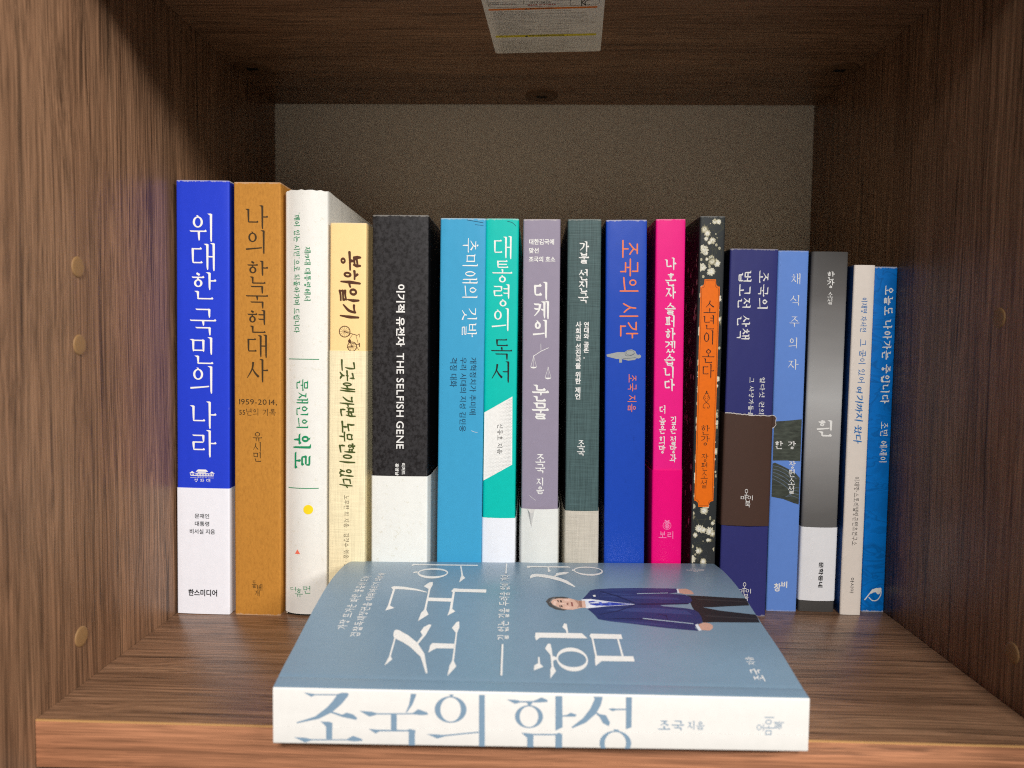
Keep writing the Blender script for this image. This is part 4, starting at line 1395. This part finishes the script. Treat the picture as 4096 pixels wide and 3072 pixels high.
LAND = landscape_mat()
drawing('veg', 'landscape_print', LAND, [fill([(.75, 102.3), (5.5, 102.6), (11.2, 103.2), (15.25, 103.7), (15.25, 81.3), (7.7, 81.6), (.75, 81.4)]),
                                         fill([(.75, 79.9), (2.0, 80.3), (4.9, 79.1), (9.2, 77.0), (12.9, 74.9), (15.25, 72.4), (15.25, 58.1), (12.7, 58.8), (6.9, 60.9), (.75, 62.0)])], lift=.03)
drawing('veg', 'landscape_streaks', plain('streak_ink', lin(112, 128, 150)), [line([(.9, 78.6 - k * 1.7), (4.5, 77.9 - k * 2.0), (9.0, 75.6 - k * 2.2), (13.5 - k * .6, 71.8 - k * 2.3)], .22, True) for k in range(5)]
        + [line([(8.0 + k, 62.2 + k * .5), (11.5 + k * .4, 62.6 + k * 1.4), (15.0, 61.4 + k * 1.9)], .18, True) for k in range(4)], lift=.045)
# scratches and creases
drawing('sky', 'scuff_marks', 'white_ink', [line([(17.2, 96.9), (18.6, 96.3), (20.3, 96.1)], .16, True)])
drawing('sky', 'crease', 'navy_ink', [line([(13.5, 203.9), (18.0, 203.2), (21.8, 202.6)], .22, True), line([(17.5, 201.6), (21.9, 201.2)], .14, True)])
drawing('lilac', 'scuff_marks', 'white_ink', [line([(4.2, 63.4), (5.6, 62.2), (7.4, 60.9)], .14, True)])
drawing('teal', 'crease', 'navy_ink', [line([(11.0, 203.6), (13.6, 202.9), (15.4, 201.2)], .2, True)])
# bird
S_ = [line([(1.7, 6.3), (3.6, 9.1), (5.9, 12.4)], .55), fill([(5.7, 12.2), (7.2, 13.0), (10.3, 13.3), (10.1, 11.0), (9.2, 9.6), (8.2, 9.8), (7.4, 10.9), (6.2, 10.6), (4.5, 9.6)]),
      line([(10.1, 13.0), (10.2, 9.6), (8.5, 6.7), (5.9, 6.2), (3.8, 8.0)], .5, True)]
drawing('blue2', 'bird_emblem', 'white_ink', S_)

# torn flap and white torn rims of the brown band
bn, bf = BOOKS['navy']['band'], None
rim = [bn[1](x, 106.35 + _tear[int(x * 2) % 64] * .6 + .5 * math.cos(x * .16), .03) for x in [i * .7 for i in range(0, 35)]]
V = [(x, y, z) for x, y, z in rim] + [(x, y - .02, z + .42) for x, y, z in rim]
mesh('torn_edge', V, [(i, i + 1, 35 + i + 1, 35 + i) for i in range(34)], plain('torn_paper', lin(222, 214, 206), .8), bn[0], recalc=False)
V = [(24.2, .6, 106.2), (25.6, .2, 105.8), (26.3, .0, 104.9), (26.0, .1, 103.0), (26.25, .1, 101.4), (25.5, .4, 100.2), (24.2, .7, 99.4)]
mesh('torn_flap', V + [(x, y + .15, z) for x, y, z in V], [tuple(range(7)), tuple(range(13, 6, -1))] + [(i, (i + 1) % 7, 7 + (i + 1) % 7, 7 + i) for i in range(7)],
     bpy.data.materials['brown_band'], bn[0])
mesh('torn_edge', [(24.3, .45, 106.5), (25.7, .05, 106.1), (26.5, -.15, 105.0), (26.2, -.1, 103.0), (26.5, -.1, 101.3), (25.6, .3, 99.9), (24.4, .6, 99.2),
                   (24.2, .46, 106.2), (25.6, .1, 105.8), (26.3, -.05, 104.9), (26.0, -.02, 103.0), (26.25, -.02, 101.4), (25.5, .32, 100.2), (24.2, .62, 99.4)],
     [(i, i + 1, 8 + i, 7 + i) for i in range(6)], bpy.data.materials['torn_paper'], bn[0], recalc=False)
# split in the glossy band of the lilac book
lb = BOOKS['lilac']['band']
V = [lb[1](3.2, 56.6, .05), lb[1](6.9, 56.6, .05), lb[1](5.35, 47.0, .04), lb[1](4.4, 55.0, 1.0), lb[1](6.1, 54.6, .75), lb[1](5.2, 51.5, .55)]
mesh('torn_flap', V, [(0, 3, 2), (3, 5, 2), (3, 4, 5), (4, 1, 2), (5, 4, 2), (0, 1, 4, 3)], plain('torn_gloss_paper', lin(206, 204, 200), .3), lb[0], recalc=False)

prepare_glyphs([(t_[2], t_[3]) for t_ in TEXTS] + [('오마이북', 'gol')])
for (bk, part) in dict.fromkeys((t_[0], t_[1]) for t_ in TEXTS):
    for ink in dict.fromkeys(t_[6] for t_ in TEXTS if (t_[0], t_[1]) == (bk, part)):
        where, _, nm = part.rpartition(':')
        f, par = surf(bk, where)
        pr = Print(f, .15 if where == 'plate' else .05 + curv(bk, where), cell_of(bk, where))
        for t_ in TEXTS:
            if (t_[0], t_[1], t_[6]) == (bk, part, ink):
                pr.text(t_[2], t_[3], t_[4], t_[5])
        pr.build(nm, INK[ink], par)

# ------------------------------------------------------------------ the book lying flat in front
LEN, DEPTH = 187.45, 125.0
HL = [(0, 20.2), (10, 22.3), (26, 25), (40, 27.6), (53, 29.7), (70, 31.8), (89, 32.4), (104, 31.4), (116, 29.7), (125, 27.6)]
HR = [(0, 19.2), (8, 20.2), (28, 23.6), (51, 26.2), (70, 28.9), (82, 30.2), (96, 30.7), (110, 30.3), (125, 28.8)]


def cubic(tab, y):
    for i in range(len(tab) - 1):
        if y <= tab[i + 1][0] or i == len(tab) - 2:
            x0, y0 = tab[i]
            x1, y1 = tab[i + 1]
            m0 = (y1 - tab[i - 1][1]) / (x1 - tab[i - 1][0]) if i else (y1 - y0) / (x1 - x0)
            m1 = (tab[i + 2][1] - y0) / (tab[i + 2][0] - x0) if i + 2 < len(tab) else (y1 - y0) / (x1 - x0)
            hh = x1 - x0
            t = (y - x0) / hh
            return ((2 * t ** 3 - 3 * t * t + 1) * y0 + (t ** 3 - 2 * t * t + t) * hh * m0 + (-2 * t ** 3 + 3 * t * t) * y1 + (t ** 3 - t * t) * hh * m1)


ROWS = [0.9, 2, 3.5, 5, 5.6, 6.0, 6.4, 7.0, 8.5] + [10 + 2.5 * i for i in range(47)]
HROW = [(cubic(HL, y) - .16 * math.exp(-((y - 6.0) / .5) ** 2), cubic(HR, y) - .16 * math.exp(-((y - 6.0) / .5) ** 2)) for y in ROWS]


def top_z(x, y):
    y = min(max(y, ROWS[0]), ROWS[-1])
    for i in range(len(ROWS) - 1):
        if y <= ROWS[i + 1]:
            break
    t = (y - ROWS[i]) / (ROWS[i + 1] - ROWS[i])
    s = x / LEN
    a = HROW[i][0] * (1 - s) + HROW[i][1] * s
    b = HROW[i + 1][0] * (1 - s) + HROW[i + 1][1] * s
    return a * (1 - t) + b * t


flat = empty('book', (-93.2, -128.3, 0.05), (0, 0, math.radians(1.25)),
             label='slate blue book lying flat in front of the row, its white spine overhanging the shelf', cat='book')
FLAT_COVER = cover_mat('slate_blue_cover', lin(122, 148, 168), w=9e3, h=9e3, wear=0, rough=.30, spec=.5)
FLAT_SPINE = cover_mat('white_spine', lin(234, 231, 226), w=9e3, h=9e3, wear=0, rough=.4)
XS = [LEN * i / 24 for i in range(25)]
V, F, FM = [], [], []
prof_n = None
for x in XS:
    zt = top_z(x, .9)
    pr_ = [(y, top_z(x, y)) for y in reversed(ROWS)]
    pr_ += [(.35, zt - .18), (.08, zt - .45), (0.0, zt - .9), (0.0, zt * .66), (0.0, zt * .33), (0.0, .7), (.1, .3), (.4, .05), (.9, 0.0), (6.0, 0.0), (60, 0.0), (DEPTH, 0.0)]
    inn_ = [(DEPTH, .45), (60, .45), (6, .45), (1.0, .6), (.5, 1.0), (.45, zt * .5), (.5, zt - 1.1), (1.2, zt - .6)] + [(y, top_z(x, y) - .45) for y in ROWS[1:]]
    pr_ += inn_
    prof_n = len(pr_)
    V += [(x, a, b) for a, b in pr_]
nr = len(ROWS)
for i in range(len(XS) - 1):
    for k in range(prof_n):
        k2 = (k + 1) % prof_n
        F.append((i * prof_n + k, i * prof_n + k2, (i + 1) * prof_n + k2, (i + 1) * prof_n + k))
        FM.append(0 if k < nr else (1 if k < nr + 7 else 0 if k < nr + 11 else 2))
for e in (0, len(XS) - 1):
    o_ = e * prof_n
    tri = tessellate_polygon([[Vector((V[o_ + k][1], V[o_ + k][2], 0)) for k in range(prof_n)]])
    for t_ in tri:
        F.append(tuple(o_ + k for k in t_))
        FM.append(0)
mesh('cover', V, F, (FLAT_COVER, FLAT_SPINE, PAPER), flat, fmat=FM, smooth=42)
V, F = [], []
PY = [y for y in ROWS if 1.5 < y < 124]
for x in (.5, LEN * .33, LEN * .66, LEN - .5):
    V += [(x, y, top_z(x, y) - .55) for y in PY] + [(x, y, .55) for y in reversed(PY)]
m = len(PY) * 2
for i in range(3):
    for k in range(m):
        F.append((i * m + k, i * m + (k + 1) % m, (i + 1) * m + (k + 1) % m, (i + 1) * m + k))
for o_ in (0, 3 * m):
    for k in range(len(PY) - 1):
        F.append((o_ + k, o_ + k + 1, o_ + m - 2 - k, o_ + m - 1 - k))
mesh('pages', V, F, PAPER, flat)


def f_cover(x, y, up):
    return (x, y, top_z(x, y) + up)


def f_spine(x, z, up):
    return (x, -up, z)


class CoverPrint(Print):
    def add(self, shapes, tr=None):
        moved = [([tr(p) if tr else p for p in s[0]], s[1]) for s in shapes]
        self.cell = None
        return Print.add(self, clipped(moved, rows=[-5] + ROWS + [140], xhi=LEN - .1))


def glyph(ch):
    out = []
    for part in GLYPH[ch]:
        if part[0] == 'o':
            _, cx, cz, rx, rz, ix, iz = part
            out.append(ring_shape(cx, cz, rx, rz, ix, iz, 44))
        else:
            out.append(fill(part))
    return out


PLACE = {'조': (1.51, -2.96, -1.469, 63.96), '국': (1.52, -2.20, -1.80, 67.0), '의': (1.563, -3.571, -1.517, 65.3),
         '함': (1.528, -116.95, -1.439, 122.3), '성': (1.585, -86.997, -1.592, 123.6)}
sp = Print(f_spine, .04, None)
cp_ = CoverPrint(f_cover, .05)
for ch, (a, b, c, d) in PLACE.items():
    g = glyph(ch)
    sp.add(clipped(g, .25, 18.75))
    cp_.add(g, lambda p, a=a, b=b, c=c, d=d: (c * p[1] + d, a * p[0] + b))
sp.build('spine_title', INK['slate_ink'], flat)
cp_.build('cover_title', INK['white_ink'], flat)
pr = CoverPrint(f_cover, .05)
pr.text('가장 뜨거운 파란 불꽃이 되어', 'mjb', 'L', (13.1, 36.4, 17.3, 86.0))
pr.text('검찰독재정권을 태워버리기 위하여', 'mjb', 'L', (19.4, 31.4, 23.4, 90.6))
pr.text('길 없는 길을 두려움 없이 가다', 'mjb', 'L', (77.4, 31.5, 82.1, 92.3))
pr.add([rect(79.4, 9.0, 80.1, 28.6), rect(79.7, 94.6, 80.3, 117.0)])
pr.build('cover_subtitle', INK['white_ink'], flat)
pr = CoverPrint(f_cover, .05)
pr.text('조국', 'mjx', 'L', (171.5, 9.6, 175.7, 17.0)).text('지음', 'mjb', 'L', (172.0, 19.3, 175.3, 24.3))
pr.build('author_lettering', INK['white_ink'], flat)
LOGO = (('오', 169.36, 7.33, 171.8, 9.93), ('마', 172.08, 5.97, 175.39, 9.2), ('이', 172.0, 9.72, 175.27, 12.4), ('북', 175.32, 8.0, 178.86, 11.0))
pr = CoverPrint(f_cover, .05)
for ch, a, b, c, d in LOGO:
    pr.text(ch, 'gol', 'L', (a, b + 99.2, c, d + 99.2))
pr.build('publisher_mark', INK['white_ink'], flat)
sp = Print(f_spine, .04, None).text('조국', 'mjx', 'H', (134.8, 7.0, 144.0, 10.65)).text('지음', 'mjb', 'H', (145.2, 7.35, 151.1, 10.55))
sp.build('author_lettering', INK['slate_ink'], flat)
sp = Print(f_spine, .04, None)
for ch, a, b, c, d in LOGO:
    sp.text(ch, 'gol', 'L', (a, b, c, d))
sp.build('publisher_mark', INK['slate_ink'], flat)

# portrait printed on the cover: a standing man in a navy suit
portrait = [('trousers', (42, 40, 44)), ('jacket', (46, 55, 104)), ('lapel', (38, 42, 80)), ('lapelB', (34, 38, 76)), ('armfold', (32, 34, 66)), ('pocket', (30, 32, 62)),
            ('shirt', (226, 230, 240)), ('tie', (48, 66, 168)), ('slitA', (170, 190, 204)), ('slitB', (176, 194, 206)), ('cuffA', (228, 232, 240)), ('cuffB', (228, 232, 240)),
            ('handA', (204, 160, 142)), ('handB', (208, 164, 146)), ('face', (222, 182, 162)), ('jaw', (184, 144, 126)), ('hair', (78, 75, 73)), ('browA', (70, 56, 50)),
            ('browB', (70, 56, 50)), ('eyeA', (52, 40, 38)), ('eyeB', (52, 40, 38)), ('nose', (150, 108, 94)), ('mouth', (142, 78, 74)), ('pin', (226, 226, 220))]
FIG.update({
    'sheenA': [(122, 70), (134, 69), (150, 68.5), (158, 68), (156, 72), (140, 73), (124, 73.5)], 'sheenB': [(122, 57.5), (136, 57), (150, 56.5), (160, 56), (158, 59.5), (146, 61), (126, 59)],
    'sheenC': [(122, 49.2), (138, 48.6), (152, 46), (151, 44.8), (138, 46.8), (124, 48.5)], 'sheenD': [(122, 76.8), (140, 78.6), (156, 79), (156, 78), (140, 77), (124, 75.8)],
    'overlap': [(136, 63.6), (140, 64.6), (161, 66), (160, 65), (140, 63)], 'creaseA': [(165, 70.5), (187, 69.2), (187, 68.4), (165, 69.5)], 'creaseB': [(165, 56), (187, 54.6), (187, 53.8), (165, 55)],
    'strandA': [(99.2, 62.5), (100.6, 66.2), (102, 67.5), (102.2, 66.9), (100.9, 65.2), (99.8, 62.5)], 'strandB': [(100.2, 61), (102.2, 58.6), (105, 57), (105.2, 57.5), (102.8, 59), (100.8, 61)],
    'cheekA': [(105.5, 66.2), (107, 66.9), (108.6, 66), (108.2, 64.4), (106.4, 64.6)], 'cheekB': [(105.8, 58.2), (107.6, 57.9), (108.6, 58.8), (107.6, 60), (106, 59.8)],
    'brow': [(100.8, 61), (101.6, 64.5), (102.6, 64), (102.3, 61), (101.6, 60.4)], 'noseridge': [(103.8, 62.4), (106.8, 62.4), (106.8, 61.5), (103.8, 61.5)],
    'collarA': [(114.4, 66.6), (118, 67), (119.4, 65.8), (116.6, 64.8)], 'collarB': [(115.2, 58.9), (118.4, 59.8), (119.3, 61), (116.8, 61.8)],
    'tiestripeA': [(121, 64.4), (122.2, 64.5), (122.6, 61.3), (121.6, 61.2)], 'tiestripeB': [(125, 64.4), (126.2, 64.4), (126.4, 62), (125.2, 61.8)], 'neckshade': [(112.4, 65), (113.6, 65.1), (113.4, 59.4), (112.2, 59.6)],
})
portrait[2:2] = [('sheenA', (58, 70, 122)), ('sheenB', (60, 72, 124)), ('sheenC', (58, 68, 118)), ('sheenD', (56, 66, 116)), ('overlap', (34, 36, 70)), ('creaseA', (58, 55, 58)), ('creaseB', (58, 55, 58))]
portrait += [('strandA', (126, 123, 120)), ('strandB', (118, 115, 112)), ('cheekA', (236, 198, 180)), ('cheekB', (232, 194, 176)), ('brow', (236, 202, 184)), ('noseridge', (238, 204, 186)),
             ('collarA', (240, 242, 248)), ('collarB', (240, 242, 248)), ('tiestripeA', (84, 102, 200)), ('tiestripeB', (84, 102, 200)), ('neckshade', (164, 122, 104))]
portrait = [(k, c) for k, c in portrait if k not in ('eyeA', 'eyeB', 'browA', 'browB', 'mouth', 'nose')] + [p for p in portrait if p[0] in ('eyeA', 'eyeB', 'browA', 'browB', 'mouth', 'nose')]
PMAT = [plain('print_' + k.lower(), lin(*c), .4) for k, c in portrait]
pr = CoverPrint(f_cover, .045)
FM = []
for i, (k, c) in enumerate(portrait):
    pts = FIG[k]
    if len(pts) > 9 and k in ('jacket', 'trousers', 'face', 'hair'):
        pts = list(pts)
    n0 = len(pr.fc)
    pr.add([fill(pts)])
    FM += [i] * (len(pr.fc) - n0)
pr.build('portrait_print', PMAT, flat, fmat=FM)

# ------------------------------------------------------------------ sticker under the top board
stk = empty('sticker', (-27.3, 48.5, TOP - .02), (0, 0, math.radians(-3.287)),
            label='white warning sticker with an orange and a yellow stripe, under the top board', cat='sticker')
out_ = [(1.4, 0), (58.0, 0), (58.9, .4), (59.3, 1.3), (59.3, 86), (0, 86), (0, 1.3), (.4, .4)]
V = [(u, -v, -.02) for u, v in out_] + [(u, -v, -.14) for u, v in out_]
mesh('paper', V, [tuple(range(8)), tuple(range(15, 7, -1))] + [(i, (i + 1) % 8, 8 + (i + 1) % 8, 8 + i) for i in range(8)], plain('sticker_paper', lin(232, 226, 216), .55), stk)


def f_st(u, v, up):
    return (u, -v, -.15 - up)


def bar(u0, v0, u1, v1):
    return fill([(u0 + .5, v0), (u1 - .5, v0), (u1, (v0 + v1) / 2), (u1 - .5, v1), (u0 + .5, v1), (u0, (v0 + v1) / 2)])


WARN = ['1. 제품 본래의 목적으로만 사용하십시오. / Use this product only for original purposes.', '2. 사용자 임의 분해, 개조, 무리한 이동을 자제하여 주십시오.',
        '/ Avoid dismantling, re-engineering and unreasonable moving for safety of users.', '3. 제품 위로 올라가거나, 제품 끝부분에 앉으면 상해를 입을 수 있습니다.',
        '/ Do not stand on or seat on the corners of product to prevent a risk of injuries.', '4. 도서적재 방법에 따라 다칠 수 있으니 주의하십시오. / Take notice on the damages by falling contents.',
        '5. 사용시 틈 사이로 손이 끼지 않도록 주의하십시오.', '/ Pay caution when moving drawers to avoid injuries of fingers stuck in the holes.',
        '6. 한쪽으로 짐이 치우치면 제품이 전도되어 상해를 입을 수 있습니다.', '/ Heaping unreasonable loads on product may cause load damages both product and human body.',
        '7. 선반에 과다한 하중을 주지 마십시오.', '/ Over designed or too heavy, set weights less than 110kg at a time.', '8. 벽걸이 제품은 고정 나사를 확인하여 주십시오.',
        '/ Do not hang on the shelf when setting loads on hanging products.', '9. 책상의 경우, 15kg 이상의 하중을 자제하여 주십시오.', '/ Do not load heavily, over 15kg on the bottom of drawers.',
        '10. 제품을 옮길 때는 끌지 말고 들어서 옮겨 주십시오.', '/ Moving the product, do it with care from the floor. Do not drag it.', '11. 가구에서 떨어지거나 넘어지지 않도록 주의하십시오. / Take care not to fall from this product.']
CAUT = ['1. 직사광선이나 난방기 옆, 습기가 많은 곳을 피하십시오. / Avoid scratches with sharp edges or hard stuff.', '2. 오염시 부드러운 천으로 닦아 주십시오. / Avoid excessive humidity, high temperature and pollution.',
        '3. 청소시 물기를 제거하여 주십시오. / For cleaning, use neutral detergent.', '4. 조립식 제품은 나사를 다시 조여 주십시오.', '/ Do not use volatile or acid and metal to protect surface.',
        '5. 수평이 맞지 않을 경우 변형될 수 있습니다. / Adjust the level regularly.', '6. 뜨거운 물건을 직접 올려 놓지 마십시오. / Avoid damages of painting around surface.',
        '7. 도색면에 테이프를 붙이지 마십시오. / Do not put tapes on the product.', '8. 제품 표면에 날카로운 물건을 사용하지 마십시오. / Repair regularly by professional.',
        '9. 제품의 문을 세게 닫지 마십시오. / Please be careful for humidity and heat.', '10. 분해 및 개조를 하지 마십시오. / Only use proper components.', '11. 화학약품이나 스프레이 사용시 변색될 수 있습니다. 주의하여 주십시오.']
prepare_glyphs([(s, 'mjr') for s in WARN + CAUT + ['1577-5670', '고객센터']] + [('1577-5670고객센터Customer Service Center', 'go')]
               + [('경고 (WARNING)취급시 주의사항 (CAUTION)MADE IN KOREA', 'gob')])
Print(f_st, cell=None, lift=.01).add([bar(2.0, 52.8, 56.1, 54.6)]).build('orange_stripe', plain('stripe_orange', lin(226, 122, 40)), stk)
Print(f_st, cell=None, lift=.01).add([rect(2.4, 21.1, 56.2, 23.7)]).build('yellow_stripe', plain('stripe_yellow', lin(226, 208, 60)), stk)
pr = Print(f_st, cell=None, lift=.03)
pr.text('경고 (WARNING)', 'gob', 'H', (22.5, 53.0, 34.5, 54.4)).add([fill([(20.2, 53.0), (21.8, 53.0), (21.0, 54.4)])])
pr.build('warning_heading', INK['black_ink'], stk)
pr = Print(f_st, cell=None, lift=.03)
pr.text('취급시 주의사항 (CAUTION)', 'gob', 'H', (20.5, 21.5, 39.0, 23.4)).add([fill([(18.2, 21.4), (20.0, 21.4), (19.1, 23.3)])])
pr.build('caution_heading', INK['black_ink'], stk)
pr = Print(f_st, cell=None, lift=.03)
bx = [(2.75, 57.6), (2.75, 84), (56.6, 84), (56.6, 57.6), (55.2, 55.9), (4.2, 55.9), (2.75, 57.6)]
pr.add([line(bx, .22), rect(20.0, 58.9, 20.15, 84), rect(42.8, 56.0, 42.95, 84), rect(2.8, 61.3, 42.8, 61.42), rect(2.8, 58.7, 42.8, 58.82)])
pr.build('table_lines', INK['black_ink'], stk)
pr = Print(f_st, cell=None, lift=.03)
pr.text('1577-5670', 'go', 'H', (23.2, 59.3, 33.2, 60.9)).text('고객센터', 'go', 'H', (3.3, 60.2, 8.0, 61.2)).text('Customer Service Center', 'go', 'H', (3.3, 58.95, 16.5, 60.0))
pr.build('table_print', INK['black_ink'], stk)
pr = Print(f_st, cell=None, lift=.03)
pr.add([line([(48.2, 55.4), (48.2, 62.5)], .5), line([(48.2, 58.6), (50.4, 62.3)], .45), line([(48.4, 58.8), (50.2, 55.5)], .45),
        line([(52.2, 56.6), (50.6, 55.9), (49.8, 57.6), (50.2, 59.8), (51.6, 61.0), (52.4, 60.6)], .5, True)])
pr.build('certification_mark', INK['black_ink'], stk)
Print(f_st, cell=None, lift=.03).text('MADE IN KOREA', 'gob', 'H', (22.0, 56.9, 35.8, 58.4)).build('red_print', INK['red_ink'], stk)
random.seed(3)
pr = Print(f_st, cell=None, lift=.02)
for i, s in enumerate(WARN):
    v = 51.2 - i * 1.42
    k = 4.6 if s[0] == '/' else 2.9
    pr.text(s, 'mjr', 'H', (k, v - .5, min(55.5, k + len(s) * .575), v + .5))
for i, s in enumerate(CAUT):
    v = 19.6 - i * 1.5
    k = 4.6 if s[0] == '/' else 2.9
    pr.text(s, 'mjr', 'H', (k, v - .52, min(56.2, k + len(s) * .66), v + .52))
pr.build('small_print', INK['black_ink'], stk)
